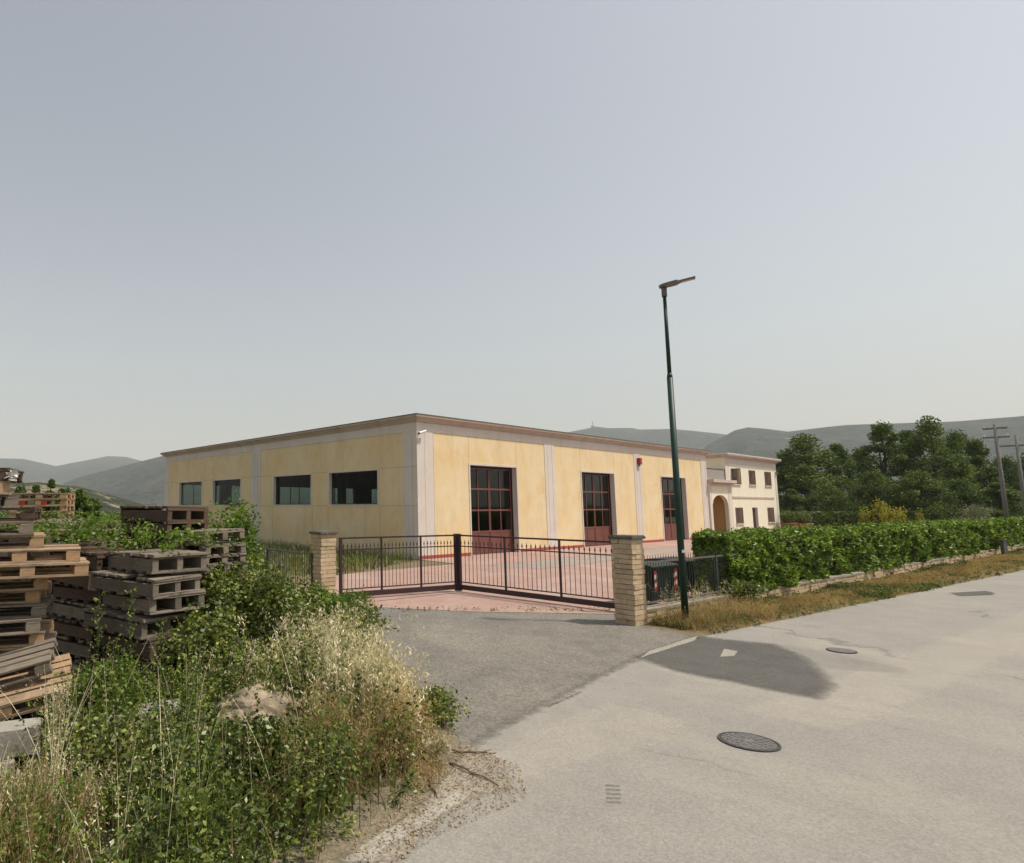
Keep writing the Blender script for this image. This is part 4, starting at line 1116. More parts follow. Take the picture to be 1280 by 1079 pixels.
tree(1148, 590, 64, 74, 2, 'rounded low tree left of the grey olive bush')
tree(1035, 606, 70, 60, 2, 'low bushy tree beside the dark flat hedge')
tree(1200, 600, 66, 70, 2, 'low bushy tree behind the grey olive bush')
tree(1250, 604, 64, 60, 1, 'low bushy tree between the two utility poles')
tree(990, 612, 72, 40, 1, 'small bush-like tree against the cream house side')
# garden shrubs
def bush(px, D, rx, ry, h, n, leaf, mat, name, label, cat='shrub', z0=0.0, group=None, spiky=False):
    g = azd(px, D); t = empty(name, g + Vector((0, 0, z0)), 0, label=label, cat=cat, group=group)
    nb = 26; cs = []
    for _ in range(nb):
        a = rng.random()*6.283; f = rng.random(); rr_ = math.sqrt(rng.random())*.8
        z = h*(.18+.72*f); k = math.sqrt(max(.05, 1-(abs(z/h-.35)/.75)**2))
        cs.append((math.cos(a)*rx*rr_*k, math.sin(a)*ry*rr_*k, z))
    idx = rng.integers(0, nb, n); q = rng.normal(size=(n, 3)); q /= np.linalg.norm(q, axis=1)[:, None]
    q *= (rng.random(n)**.5)[:, None]*np.array([rx, ry, h*.5])*.42
    C = np.array(cs)[idx]+q; C[:, 2] = np.clip(C[:, 2], .03, None)
    rv = np.clip(rng.normal(size=n)*.15+np.array([rng.uniform(.25, .75) for _ in range(nb)])[idx], 0, 1)
    link('foliage', leaf_mesh('foliage', C, leaf*rng.uniform(.7, 1.3, n), mat, rndv=rv, aspect=.5, updown=1.5 if spiky else .6), t)
    mb = MB()
    for _ in range(7):
        c = cs[int(rng.integers(nb))]; mb.path([(0, 0, 0), (c[0]*.5, c[1]*.5, c[2]*.6), c], [h*.018+.004, h*.012+.003, .003], 5)
    mb.build('branches', M['bark'], t)
    return t
bush(1103, 44, .75, .7, 2.95, 1500, .13, M['leaf_gold'], 'golden_shrub', 'tall golden yellow shrub rising over the laurel hedge', spiky=True)
bush(1124, 42, .55, .55, 2.4, 800, .12, M['leaf_gold'], 'golden_shrub', 'rounded golden shrub at the right foot of the tallest one', spiky=True)
bush(1080, 45, .38, .38, 2.6, 600, .12, M['leaf_gold'], 'golden_shrub', 'slim golden shrub standing alone on the left', spiky=True)
bush(1149, 45, .28, .28, 2.3, 350, .11, M['leaf_gold'], 'golden_shrub', 'lowest golden tuft at the right of the golden shrubs', spiky=True)
bush(1216, 46, 1.6, 1.3, 2.55, 5200, .11, M['leaf_olive'], 'olive_bush', 'grey green rounded olive bush behind the laurel hedge')
# terracotta planters with bushes right of the house
for (px, D, label) in ((984, 60, 'terracotta trough with a rounded bush against the house'), (1004, 58.5, 'smaller terracotta trough with a bush, right of the first')):
    g = azd(px, D); t = empty('planter', g + Vector((0, 0, .0)), FR, label=label, cat='planter', group='terracotta planters beside the house')
    mb = MB(); mb.box(-.8, .8, -.35, .35, 0.0, .85); mb.build('trough', M['terracotta'], t)
    mb = MB(); mb.box(-.88, .88, -.42, .42, .852, .97); mb.build('rim', M['terracotta'], t)
    n = 1500; q = rng.normal(size=(n, 3)); q /= np.linalg.norm(q, axis=1)[:, None]; q *= (rng.random(n)**.4)[:, None]*np.array([.9, .6, .62])
    link('plant', leaf_mesh('plant', q+np.array([0, 0, 1.5]), .13, M['leaf_bramble']), t)

# trees behind the pallets on the left
TL = [tree_meshes(31, 12, 5.0, 60, 8000, .5, low=.02, mat=M['leaf_poplar'], crown_pow=.7), tree_meshes(32, 12, 3.0, 40, 5000, .45, low=.02, mat=M['leaf_poplar'])]
def ltree(px, topy, D, wpx, v, label):
    g = azd(px, D); hh = zat(px, topy, D); t = empty('young_tree', g, rng.random()*6, label=label, cat='tree', group='young trees behind the pallets')
    s_ = (wpx*D/795)/(5.0, 3.0)[v]; t.scale = (s_, s_, hh/12); link('trunk', TL[v][0], t); link('crown', TL[v][1], t)
ltree(63, 596, 27, 26, 1, 'slender pointed young tree rising above the orange pallets')
ltree(80, 611, 25, 46, 0, 'bushy young tree right of the pointed one')
ltree(100, 613, 26, 42, 0, 'rounded young tree at the right of the group')
ltree(44, 604, 31, 26, 1, 'thin young tree directly behind the orange pallets')
ltree(118, 624, 28, 34, 0, 'lowest young tree beside the scrub hill')
ltree(25, 608, 33, 34, 0, 'pale young tree half hidden by the near pallet stack')
for i, (px, D, r_, h, lab) in enumerate(((140, 34, 4.0, 2.0, 'low bush left of the dark pallets, far across the lot'), (180, 38, 5.0, 2.2, 'wide low bush below the far slope'), (110, 44, 5, 2.4, 'distant low bush under the scrub hill'), (225, 30, 3, 2.0, 'low bush behind the dark pallet top'), (60, 40, 5, 2.2, 'distant low bush behind the orange pallets'), (20, 42, 5, 2.3, 'distant low bush at the left border'))):
    bush(px, D, r_, 2.0, h, 3000, .2, M['leaf_weed'], 'bush', lab, 'bush', group='low bushes beyond the pallet lot')
# reflected trees across the road (only the doors and windows show them)

for (x, y, hh, v, lab) in ((38, 4, 9, 0, 'broad tree across the road, mirrored in the first door'), (47, 10, 10, 2, 'spreading tree across the road, mirrored in the middle door'), (30, -6, 9, 1, 'tree across the road opposite the gate'), (58, 16, 10, 0, 'broad tree across the road opposite the house')):
    t = empty('tree', (x, y, 0), x*1.7, label=lab, cat='tree', group='trees across the road'); t.scale = (1.1, 1.1, hh/12); link('trunk', TV[v][0], t); link('crown', TV[v][1], t)
# ------------------------------------------------------------------ pallets
def wood_mesh(name, boxes, wood, jit=.004):
    mb = MB()
    rv = []
    for b in boxes:
        mb.box(*b, jit=jit); rv += [random.random()]*8
    me = mb.mesh(name, WOOD[wood])
    at = me.attributes.new('rnd', 'FLOAT', 'POINT'); at.data.foreach_set('value', rv)
    return me
def heavy_meshes(wood, L_=1.2, W_=.8, hgt=.235):
    dk = []; n = 7; x = 0
    for i in range(n):
        if random.random() < .08 and 0 < i < n-1: continue
        w__ = random.uniform(.11, .15); x0 = (L_-.13)*i/(n-1)
        dk.append((x0, x0+w__, -.005+random.uniform(-.01, .01), W_+random.uniform(-.01, .015), hgt-.03, hgt-.001))
    for x0 in (0, L_-.04): dk.append((x0+.002, x0+.036, .0, W_, hgt-.062, hgt-.032))
    bd = [((L_-.13)*i/4, (L_-.13)*i/4+.13, random.uniform(-.01, .005), W_, 0.001, .03) for i in range(5)]
    return dict(deck=wood_mesh('top_deck', dk, wood, .006), bottom=wood_mesh('bottom_boards', bd, wood, .005),
                block=wood_mesh('stringer', [(.01, L_-.01, 0, .085, .032, hgt-.064)], wood, .004), bl=[(0, .006, 0), (0, W_/2-.042, 0), (0, W_-.092, 0)])
def pallet_meshes(wood, L_=1.2, W_=.8, hgt=.144, gaps=None):
    """origin at the corner of the base, x along L, y along W"""
    bt = .022; bh = hgt-3*bt
    dk = []; widths = [.14, .10, .14, .10, .14] if W_ < .9 else [.14, .1, .1, .14, .1, .1, .14]
    gap = (W_-sum(widths))/(len(widths)-1); y = 0
    for w__ in widths:
        dk.append((0+random.uniform(-.01, .01), L_+random.uniform(-.012, .012), y, y+w__, hgt-bt, hgt-.0005)); y += w__+gap
    for x in (0, L_/2-.07, L_-.14): dk.append((x+.002, x+.138, .003, W_-.003, hgt-2*bt, hgt-bt-.001))
    bd = [(0.0, L_, y0, y0+.1, 0.001, bt) for y0 in (0, W_/2-.05, W_-.1)]
    bl = []
    for x in (0.004, L_/2-.07, L_-.146):
        for y0, w__ in ((0.002, .1), (W_/2-.055, .11), (W_-.102, .1)):
            bl.append((x, y0, w__))
    return dict(deck=wood_mesh('top_deck', dk, wood), bottom=wood_mesh('bottom_boards', bd, wood), block=wood_mesh('block', [(0, .142, 0, .1, bt+.001, hgt-2*bt-.001)], wood), bl=bl)
KINDS = {}
for w__ in ('fresh', 'grey', 'dark'):
    for hk, hh in (('n', .144), ('t', .235)):
        KINDS[w__+hk] = [(pallet_meshes if hk == 'n' else heavy_meshes)(w__, hgt=hh) for _ in range(3)]
def pallet(kind, loc, rz, label, group, tilt=(0, 0)):
    pm = KINDS[kind][random.randrange(3)]
    t = empty('pallet', loc, rz, label=label, cat='pallet', group=group)
    t.rotation_euler = (tilt[0], tilt[1], rz)
    link('top_deck', pm['deck'], t); link('bottom_boards', pm['bottom'], t)
    for x, y, w_ in pm['bl']:
        o = link('stringer' if kind[-1] == 't' else 'block', pm['block'], t); o.location = (x+random.uniform(-.006, .006), y+random.uniform(-.004, .004), 0)
    return t
ORD = ['lowest', 'second', 'third', 'fourth', 'fifth', 'sixth', 'seventh', 'eighth', 'ninth', 'tenth', 'eleventh', 'twelfth', 'thirteenth', 'fourteenth', 'fifteenth', 'sixteenth', 'seventeenth', 'eighteenth', 'nineteenth', 'twentieth', 'twenty first']
def stack(corner, rz, n, kindf, desc, group, hgt, off=.03, rot=1.5, corner_at=(0, 0), jt=None, tl=1.8):
    """corner: world xy of the pallet corner whose local coordinates are corner_at"""
    for k in range(n):
        kd = kindf(k); r_ = rz + R(random.uniform(-rot, rot))
        c = Vector((corner[0]+random.uniform(-off, off), corner[1]+random.uniform(-off, off), 0))
        if jt: c += jt(k)
        l_ = Matrix.Rotation(r_, 3, 'Z') @ Vector((corner_at[0], corner_at[1], 0))
        c -= l_; c.z = k*(hgt+.001)+.01
        tone = {'f': 'fresh tan', 'g': 'grey weathered', 'd': 'dark old'}[kd[0]]
        where = 'topmost' if k == n-1 else ('second from the top' if k == n-2 else ORD[k]+' from ground')
        pallet(kd, c, r_, f'{tone} pallet, {where} in {desc}', group, tilt=(R(random.uniform(-1, 1))*tl, R(random.uniform(-1, 1))*tl))
# stack A: near, left border; right ends measured per tier from the top
ra = [(9, 'dark'), (12, 'fresh'), (24, 'grey'), (43, 'dark'), (44, 'grey'), (58, 'fresh'), (103, 'fresh'), (114, 'fresh'), (66, 'fresh'), (55, 'fresh'), (64, 'grey'), (58, 'grey'), (63, 'fresh'), (72, 'fresh'), (80, 'grey'), (70, 'grey'), (66, 'grey'), (70, 'grey'), (64, 'grey'), (70, 'grey')]
nA = len(ra); DA = 7.0
for i, (px, kd) in enumerate(ra):
    k = nA-1-i
    z = k*.1455+.01
    rz = R(24+random.uniform(-11, 11))
    D = DA+random.uniform(-.08, .08)
    # the front right corner (local x = 1.2, y = 0) shows at px
    yy = 633 - (z-EYE)*795/D
    g = azd(px, D)
    c = g - Matrix.Rotation(rz, 3, 'Z') @ Vector((1.2, 0, 0)); c.z = z
    tone = {'fresh': 'fresh tan', 'grey': 'grey weathered', 'dark': 'dark old'}[kd]
    where = 'topmost' if i == 0 else ('second from the top' if i == 1 else ORD[k]+' from ground')
    if px in (103, 114): where += ', jutting out right'
    pallet(kd+'n', c, rz, f'{tone} pallet, {where} in the tall left stack', 'pallets in the tall near stack')
# leaning pallet at the foot of stack A
t = pallet('greyn', (-3.75, 6.15, .60), R(17), 'grey pallet leaning against the foot of the tall near stack', 'leaning pallets', tilt=(R(9), R(-13)))
t = pallet('freshn', (-3.50, 6.0, .42), R(20), 'fresh tan pallet lying tilted in the weeds before the near stack', 'leaning pallets', tilt=(R(12), R(-10)))
# plastic film on top
mb = MB()
for k in range(14):
    a = random.random()*6.28; r_ = random.uniform(.04, .11)
    p_ = [(math.cos(a+j*1.3)*r_*random.uniform(.5, 1), math.sin(a+j*1.3)*r_*random.uniform(.5, 1), random.uniform(-.09, .05)) for j in range(3)]
    mb.poly(p_)
g = azd(14, 6.95); mb.build('plastic_film', M['bag'], loc=(g.x, g.y, 2.86), label='torn pale plastic film hanging from the top of the near stack', cat='plastic')

# row B: heavy grey pallets, corner nearest
u = Vector((math.sin(R(-50)), math.cos(R(-50)), 0)); v = Vector((math.sin(R(40)), math.cos(R(40)), 0))
rzB = math.atan2(v.y, v.x)      # local x along v
def greyk(k): return random.choice(['greyt', 'greyt', 'darkt'])
cB = azd(192, 7.75)
# local x along -u (so the long side faces left), origin such that near corner = (1.2, 0)
rzU = math.atan2(-u.y, -u.x)
cornB = cB
def jb(k): return Vector((0, 0, 0)) + u*(.05*math.sin(k*2.1)) + v*(-.06*(k % 3 == 0))
def stackB(c, n, desc, group, hgt=.235, kf=greyk, **kw):
    # near corner at local (1.2, 0): long side runs away along u, short side along v
    stack((c.x, c.y), rzU, n, kf, desc, group, hgt, corner_at=(1.2, 0.0), **kw)
# local y must point along v
stackB(cB, 8, 'the nearest grey stack', 'heavy grey pallets in the middle row', jt=jb, off=.08, rot=6)
stackB(cB + u*1.27 + v*.02, 8, 'the second shaded grey stack', 'heavy grey pallets in the middle row', jt=jb, off=.05, rot=3)
stackB(cB + u*2.54 - v*.05, 9, 'the third shaded grey stack', 'heavy grey pallets in the middle row', rot=2)
stackB(cB + u*3.85 + v*.2, 9, 'the farthest shaded grey stack', 'heavy grey pallets in the middle row', rot=3)
# stack C (dark top), stack D (right, short pallets with low slots)
cC = azd(211, 9.5)
stackB(cC, 11, 'the dark topped stack under the scrub hill', 'dark pallets behind the vine', .225, lambda k: 'darkt' if k > 6 else 'greyt', rot=2)
cD = azd(258, 9.1)
stackB(cD, 14, 'the right stack against the green bush', 'grey pallets at the right end', .15, lambda k: 'greyn' if k != 9 else 'darkn', off=.05, rot=4)
cE = azd(12, 14.2)
stack((cE.x, cE.y), R(8), 19, lambda k: 'freshn', 'the clean orange stack at left', 'orange pallets behind the near stack', .1455, corner_at=(0, 0), off=.012, rot=.8)
for px in (28, 56):
    g = azd(px-1, 14.05); mb = MB(); mb.box(-.06, .06, -.03, .0, 0, .085); mb.build('red_block', M['red_r'], loc=(g.x, g.y, .01+17*.1465+.03), label='red painted spacer block on the orange pallets, '+('left one' if px == 28 else 'right one'), cat='block')
cF = azd(122, 10.4)
stackB(cF, 11, 'the wide grey stack showing over the shaded row', 'grey pallets behind the shaded row', .21, lambda k: 'greyt' if False else 'greyn', rot=3) if False else None
for (px, D, n, desc) in ((118, 10.6, 15, 'the low grey stack left of the vine'), (78, 10.0, 15, 'the grey stack behind the near stack'),):
    c_ = azd(px, D); stackB(c_, n, desc, 'grey pallets behind the shaded row', .15, lambda k: 'greyn', rot=3)
# loose light board on stack D
mb = MB(); mb.box(0, .78, 0, .1, 0, .10); g = cD + v*.02 - Vector((0, 0, 0))
# ------------------------------------------------------------------ concrete blocks and rocks in the weeds
mb = MB(); mb.box(-.9, .42, -.15, .15, 0, .24, jit=.012); mb.build('concrete_block', M['block'], bevel=.012, loc=(-2.95, 5.95, .30), rz=R(24), label='upper concrete block lying in the weeds at the left border', cat='concrete block', group='concrete blocks in the weeds')
mb = MB(); mb.box(-.9, .30, -.15, .15, 0, .25, jit=.012); mb.build('concrete_block', M['block'], bevel=.012, loc=(-3.0, 5.88, .04), rz=R(20), label='lower concrete block under the one at the left border', cat='concrete block', group='concrete blocks in the weeds')
mb = MB(); mb.box(-.45, .45, -.14, .14, -.3, .2, jit=.012); mb.build('concrete_block', M['block'], bevel=.012, loc=(-1.75, 6.45, .36), rz=R(30), label='short concrete block half buried in the weeds in the middle', cat='concrete block', group='concrete blocks in the weeds')
def rock(loc, s_, label, seed):
    bm = bmesh.new(); bmesh.ops.create_icosphere(bm, subdivisions=4, radius=1)
    for vv in bm.verts:
        n_ = noise.noise(vv.co*1.1+Vector((seed, 0, 0)))*.35 + noise.noise(vv.co*3+Vector((seed, 3, 0)))*.12
        vv.co *= 1+n_; vv.co = Vector((vv.co.x*s_[0], vv.co.y*s_[1], max(-.3, vv.co.z)*s_[2]))
    me = bpy.data.meshes.new('rock'); bm.to_mesh(me); bm.free(); me.materials.append(M['rock'])
    link('rock', me, label=label, cat='rock', group='rocks in the weeds').location = loc
rock((-.74, 7.35, .20), (.46, .30, .31), 'flat tan rock among the weeds in the middle', 1.0)
rock((-1.72, 5.75, .12), (.15, .13, .36), 'small pale rock low in the weeds, right one', 4.0)
rock((-1.98, 5.6, .10), (.14, .11, .34), 'small pale rock low in the weeds, left one', 8.0)

# ------------------------------------------------------------------ weeds, oats, brambles
def inpoly(x, y, P):
    ins = np.zeros(x.shape, bool)
    for i in range(len(P)):
        a = P[i]; b = P[(i+1) % len(P)]
        ins ^= ((a[1] > y) != (b[1] > y)) & (x < (b[0]-a[0])*(y-a[1])/((b[1]-a[1]) or 1e-9)+a[0])
    return ins
def scatter(n, poly):
    P = np.array(poly, float); out = np.zeros((0, 2)); lo, hi = P.min(0), P.max(0)
    while len(out) < n:
        q = rng.uniform(lo, hi, (n*2, 2)); q = q[inpoly(q[:, 0], q[:, 1], P)]; out = np.concatenate([out, q])
    return out[:n]
def stems(name, base, hgt, lean, mat, width=.005, seg=5, heads=0, headmat=None, headlen=.026, rv=None, leaves=0, leafsize=.04, leafmat_=None, leafaspect=.5, z0=None, curve=.25, parent=None, headstart=.62, branch=.10, **k):
    """base (n,2); bent ribbons, optional drooping oat heads, optional leaves along the stem"""
    n = len(base); h = np.broadcast_to(hgt, (n,)).astype(float)
    a = rng.random(n)*6.283; L_ = np.abs(rng.normal(size=n))*lean
    dx, dy = np.cos(a)*L_*h, np.sin(a)*L_*h
    t = np.linspace(0, 1, seg+1)
    zz = np.zeros(n) if z0 is None else z0
    X = base[:, 0][:, None] + dx[:, None]*(t**2)[None]*1.0 + dx[:, None]*t[None]*curve
    Y = base[:, 1][:, None] + dy[:, None]*(t**2)[None]*1.0 + dy[:, None]*t[None]*curve
    Z = zz[:, None] + h[:, None]*(t - .18*(t**3)*np.minimum(1, L_[:, None]*1.5))
    wa = rng.random(n)*3.14; wx = np.cos(wa)[:, None]*width*.5*(1-.7*t)[None]; wy = np.sin(wa)[:, None]*width*.5*(1-.7*t)[None]
    V = np.stack([np.stack([X-wx, Y-wy, Z], -1), np.stack([X+wx, Y+wy, Z], -1)], 2).reshape(n, -1, 3)   # n, (seg+1)*2, 3
    f = np.array([[2*i, 2*i+1, 2*i+3, 2*i+2] for i in range(seg)])
    F = (f[None] + (np.arange(n)*(seg+1)*2)[:, None, None]).reshape(-1, 4)
    rv = rng.random(n) if rv is None else rv
    RV = np.repeat(rv, (seg+1)*2); V = V.reshape(-1, 3)
    me = fast_mesh(name, V, F, mat, rnd=RV)
    o = link(name, me, parent, **k)
    def along(m, t0, t1, spread):
        i = np.repeat(np.arange(n), m); tt = rng.uniform(t0, t1, n*m)
        x = base[i, 0]+dx[i]*(tt**2+tt*curve); y = base[i, 1]+dy[i]*(tt**2+tt*curve); z = zz[i]+h[i]*(tt-.18*tt**3*np.minimum(1, L_[i]*1.5))
        ang = rng.random(n*m)*6.283; r_ = rng.random(n*m)*spread*(1.25-tt)
        return np.stack([x+np.cos(ang)*r_, y+np.sin(ang)*r_, z-r_*.25], 1), i
    if heads:
        C, i = along(heads, headstart, 1.0, branch*2)
        me = leaf_mesh(name, C, headlen*rng.uniform(.7, 1.3, len(C)), headmat or mat, aspect=.26, droop=1.2, updown=.4, rndv=np.clip(rv[i]*.5+rng.random(len(C))*.6, 0, 1))
        # join heads with the stems into the one mass
        o2 = link('seed_heads', me, o)
    if leaves:
        C, i = along(leaves, .06, 1.0, leafsize*1.9)
        me = leaf_mesh(name, C, leafsize*rng.uniform(.4, 1.6, len(C)), leafmat_ or mat, aspect=leafaspect, updown=.5, rndv=np.clip(rng.normal(size=len(C))*.2+rv[i], 0, 1))
        link('leaves', me, o)
    return o
# region of the weed bank on the ground
bank = [(-6.5, 3.2), (-1.6, 3.2), (-.75, 4.0), (.0, 4.75), (.75, 5.7), (1.35, 6.7), (1.5, 7.2), (1.5, 8.3), (1.35, 10), (1.15, 12), (.8, 14.2), (.55, 16.2), (-.3, 17.0), (-3, 17), (-6.5, 9)]
def vis_h(x, y):
    """height of the growth: measured from the outline in the photo"""
    pxs = 400+795*x/y
    # top of vegetation in the photo by column
    ty = np.interp(pxs, [-200, 0, 50, 100, 150, 200, 240, 290, 330, 380, 430, 480, 520, 560, 590, 640], [850, 872, 865, 840, 828, 832, 818, 785, 762, 768, 774, 815, 862, 912, 945, 965])
    ty = np.where((pxs < 75) & (y < 6.5), np.maximum(ty, 952), ty)
    ty = np.where((pxs > 90) & (pxs < 165) & (y < 5.75), np.maximum(ty, 950), ty)
    ty = np.where((pxs > 160) & (pxs < 205) & (y < 6.4), np.maximum(ty, 915), ty)
    ty = np.where((pxs > 265) & (pxs < 380) & (y < 7.3), np.maximum(ty, 893), ty)
    z = EYE-(ty-633)*y/795
    k = fnoise(x, y, 1.5, 33.0, 3)
    return z*np.clip(.42+k*1.15, .5, 1.12)
edge_x = lambda y: np.interp(y, [3.2, 4, 4.75, 5.7, 6.7, 7.2, 8.3, 10, 12, 14.2, 16.2], [-1.6, -.75, 0, .75, 1.35, 1.5, 1.5, 1.35, 1.15, .8, .55])
def cap_h(b, lo, hi):
    d_edge = edge_x(b[:, 1])-b[:, 0]
    e = np.clip(d_edge/.6+.15, .27, 1)
    return np.clip(vis_h(b[:, 0], b[:, 1]), .12, 9)*e
def place(n, poly, lo, hi, cap=1.0):
    b = scatter(n, poly); lim = cap_h(b, lo, hi)*cap
    h = rng.uniform(lo, hi, n); h = np.minimum(h, lim*rng.uniform(.85, 1.08, n)); ok = h > .1
    return b[ok], h[ok]
# low leafy ground growth
def thin(b, h, f, seed, lo, keep=.12):
    m_ = fnoise(b[:, 0], b[:, 1], f, seed, 3); k = (m_ > lo) | (rng.random(len(b)) < keep); return b[k], h[k]
b, h = place(2600, bank, .15, .55); stems('ground_weeds', b, h, .4, M['leaf_weed'], leaves=26, leafsize=.042, leafmat_=M['leaf_weed'], kind='stuff', label='tangled low green weeds covering the bank', cat='weeds')
front = [(-2.6, 3.6), (-.8, 4.1), (.0, 4.9), (.75, 5.8), (.9, 6.4), (.2, 7.4), (-1.5, 7.6), (-3.0, 6.2)]
b, h = thin(*place(1700, front, .4, .95), 1.3, 4.0, .44); stems('tall_weeds', b, h, .32, M['leaf_weed'], width=.006, leaves=32, leafsize=.040, leafaspect=.5, leafmat_=M['leaf_bramble'], kind='stuff', label='dense dark green leafy weeds in the front of the bank', cat='weeds')
b, h = thin(*place(1100, front, .45, 1.0), 1.1, 14.0, .5, .06); stems('tall_weeds', b, h, .3, M['straw_brown'], width=.006, leaves=70, leafsize=.028, leafaspect=.3, leafmat_=M['leaf_vine'], kind='stuff', label='yellow green feathery weeds in the front of the bank', cat='weeds')
mid = [(-3.4, 5.2), (-1.2, 6.2), (.6, 7.4), (1.1, 9), (.7, 12), (.3, 15), (-1.0, 15.5), (-1.8, 10), (-3.6, 7.2)]
b, h = thin(*place(1500, mid, .5, 1.2), 1.0, 21.0, .45); stems('tall_weeds', b, h, .25, M['leaf_weed'], leaves=54, leafsize=.046, leafaspect=.45, leafmat_=M['leaf_weed'], kind='stuff', label='bright green leafy weeds on the crest of the bank', cat='weeds')
b, h = thin(*place(500, mid, .5, 1.15, 1.05), .9, 2.0, .45); stems('tall_weeds', b, h, .2, M['leaf_vine'], leaves=56, leafsize=.046, leafaspect=.5, leafmat_=M['leaf_vine'], kind='stuff', label='fresh yellow green weeds before the pallets', cat='weeds')
# wild oats: pale straw masses
oat1 = [(-.9, 7.6), (.0, 6.3), (1.15, 6.5), (1.45, 7.4), (1.4, 9.5), (.6, 9.8), (-.4, 9.0), (-1.3, 8.2)]
b, h = thin(*place(1100, oat1, .6, 1.6, 1.2), 2.2, 6.0, .5, .14); stems('wild_oats', b, h, .32, M['straw'], width=.005, heads=28, headlen=.05, headstart=.55, branch=.13, kind='stuff', label='pale dry wild oats nodding over the right side of the bank', cat='dry grass')
b, h = place(800, [(.2, 5.7), (.95, 5.85), (1.42, 6.8), (1.5, 8.6), (.9, 8.4), (.3, 7)], .35, .9); stems('brown_grass', b, h, .35, M['straw_brown'], width=.006, heads=14, headlen=.030, kind='stuff', label='reddish brown dry grass at the tip of the bank', cat='dry grass')
b, h = place(900, [(-3.6, 4.0), (-2.2, 4.0), (-1.6, 5.4), (-2.4, 6.2), (-3.6, 6.0)], .8, 1.2, 1.1); stems('wild_oats', b, h, .18, M['straw'], width=.008, heads=18, headlen=.026, kind='stuff', label='tall straw coloured oats in the bottom left corner', cat='dry grass')
b, h = place(1150, bank, .55, 1.25, 1.2); stems('wild_oats', b, h, .25, M['straw'], width=.006, heads=20, headlen=.027, branch=.12, kind='stuff', label='scattered single oat stalks all over the bank', cat='dry grass')
b, h = place(120, [(-3, 4), (-.3, 5), (.5, 7), (-.5, 8), (-2.5, 7)], .8, 1.5, 1.3); stems('straw_stalks', b, h, .5, M['straw'], width=.008, kind='stuff', label='long bare straw stalks leaning across the bank', cat='dry grass')
b, h = place(2600, bank, .25, .75); stems('dry_grass', b, h, .55, M['straw_brown'], width=.007, kind='stuff', label='thin dry grass blades between the weeds', cat='dry grass')
b, h = place(1900, bank, .2, .65); stems('green_grass', b, h, .5, M['grass_green'], width=.009, kind='stuff', label='green grass blades between the weeds', cat='grass')
b, h = place(1100, [(-3.4, 3.7), (-1.9, 3.9), (-1.5, 5.0), (-3.2, 5.6)], .3, .9, 1.1); stems('brown_grass', b, h, .3, M['straw_brown'], width=.007, heads=8, headlen=.028, kind='stuff', label='rusty brown dry grass in the bottom left corner', cat='dry grass')
b, h = place(800, [(-.3, 5.0), (.6, 5.9), (1.2, 7), (.4, 7.4), (-.8, 6.6)], .4, .9, 1.1); stems('brown_grass', b, h, .4, M['straw_brown'], width=.006, heads=12, headlen=.028, kind='stuff', label='rusty dry grass mixed into the green weeds of the bank middle', cat='dry grass')
# bramble bushes: things
def bramble(loc, rx, ry, h, n, label, mat=None, leaf=.06, name='bramble_bush', cat='bush', group='bramble bushes on the bank', stemsn=26):
    t = empty(name, loc, 0, label=label, cat=cat, group=group)
    # arching canes
    mb = MB(); C = []
    for _ in range(stemsn):
        a = rng.random()*6.283; r_ = rng.uniform(.5, 1.0); hh = h*rng.uniform(.7, 1.08)
        b_ = Vector((rng.normal()*rx*.25, rng.normal()*ry*.25, 0)); pts = []
        for k in range(7):
            s_ = k/6; pts.append(b_ + Vector((math.cos(a)*rx*r_*s_**1.3, math.sin(a)*ry*r_*s_**1.3, hh*math.sin(min(1, s_*1.25)*math.pi/2)*(1-.3*max(0, s_-.75)/.25))))
        mb.path(pts, [.006*(1-.1*k) for k in range(7)], 4)
        m_ = n//stemsn
        for j in range(m_):
            s_ = rng.random()**.7*5.99; i0 = int(s_); q = pts[i0].lerp(pts[i0+1], s_-i0)
            C.append((q.x+rng.normal()*.07, q.y+rng.normal()*.07, max(.02, q.z+rng.normal()*.06)))
    mb.build('canes', M['twig'], t)
    link('leaves', leaf_mesh('leaves', np.array(C), leaf*rng.uniform(.6, 1.3, len(C)), mat or M['leaf_bramble'], aspect=.62), t)
    return t
bramble(azd(302, 9.0), .6, .6, 1.68, 5600, 'tall bramble bush at the right end of the pallets', M['leaf_weed'])
bramble(azd(340, 9.6), .5, .5, 1.35, 3600, 'bramble bush between tall bramble and pale oats', M['leaf_bramble'])
bramble(azd(358, 11.4), .8, .9, 1.2, 5200, 'bramble bush before the black picket fence', M['leaf_weed'])
bramble(azd(262, 7.9), .38, .42, 1.22, 3400, 'bramble bush below the grey pallet corner', M['leaf_weed'])
bramble(azd(410, 13.6), .8, .9, .78, 4200, 'low bramble at the foot of the left pillar', M['leaf_vine'])
bramble(azd(440, 12.2), .45, .7, .62, 3400, 'bramble spreading over the apron edge', M['leaf_weed'])
bramble(azd(538, 7.7), .26, .4, .32, 1800, 'small green tuft at the tip of the bank', M['leaf_weed'], .045)
bramble(azd(330, 5.8), .5, .42, .6, 4600, 'dense dark bramble at the bottom edge', M['leaf_bramble'], .05)
bramble(azd(250, 5.5), .4, .4, .5, 2200, 'dense bramble right of the yellowish one', M['leaf_bramble'], .048)
bramble(azd(140, 5.6), .5, .5, .66, 3000, 'bramble with yellowish leaves in the bottom left', M['leaf_weed'], .045)
bramble(azd(400, 5.6), .35, .35, .55, 2400, 'small bramble nearest the worn white line', M['leaf_weed'], .042)
bramble(azd(140, 6.5), .4, .35, .95, 3000, 'yellow green bush before the shaded pallets', M['leaf_vine'], .045)
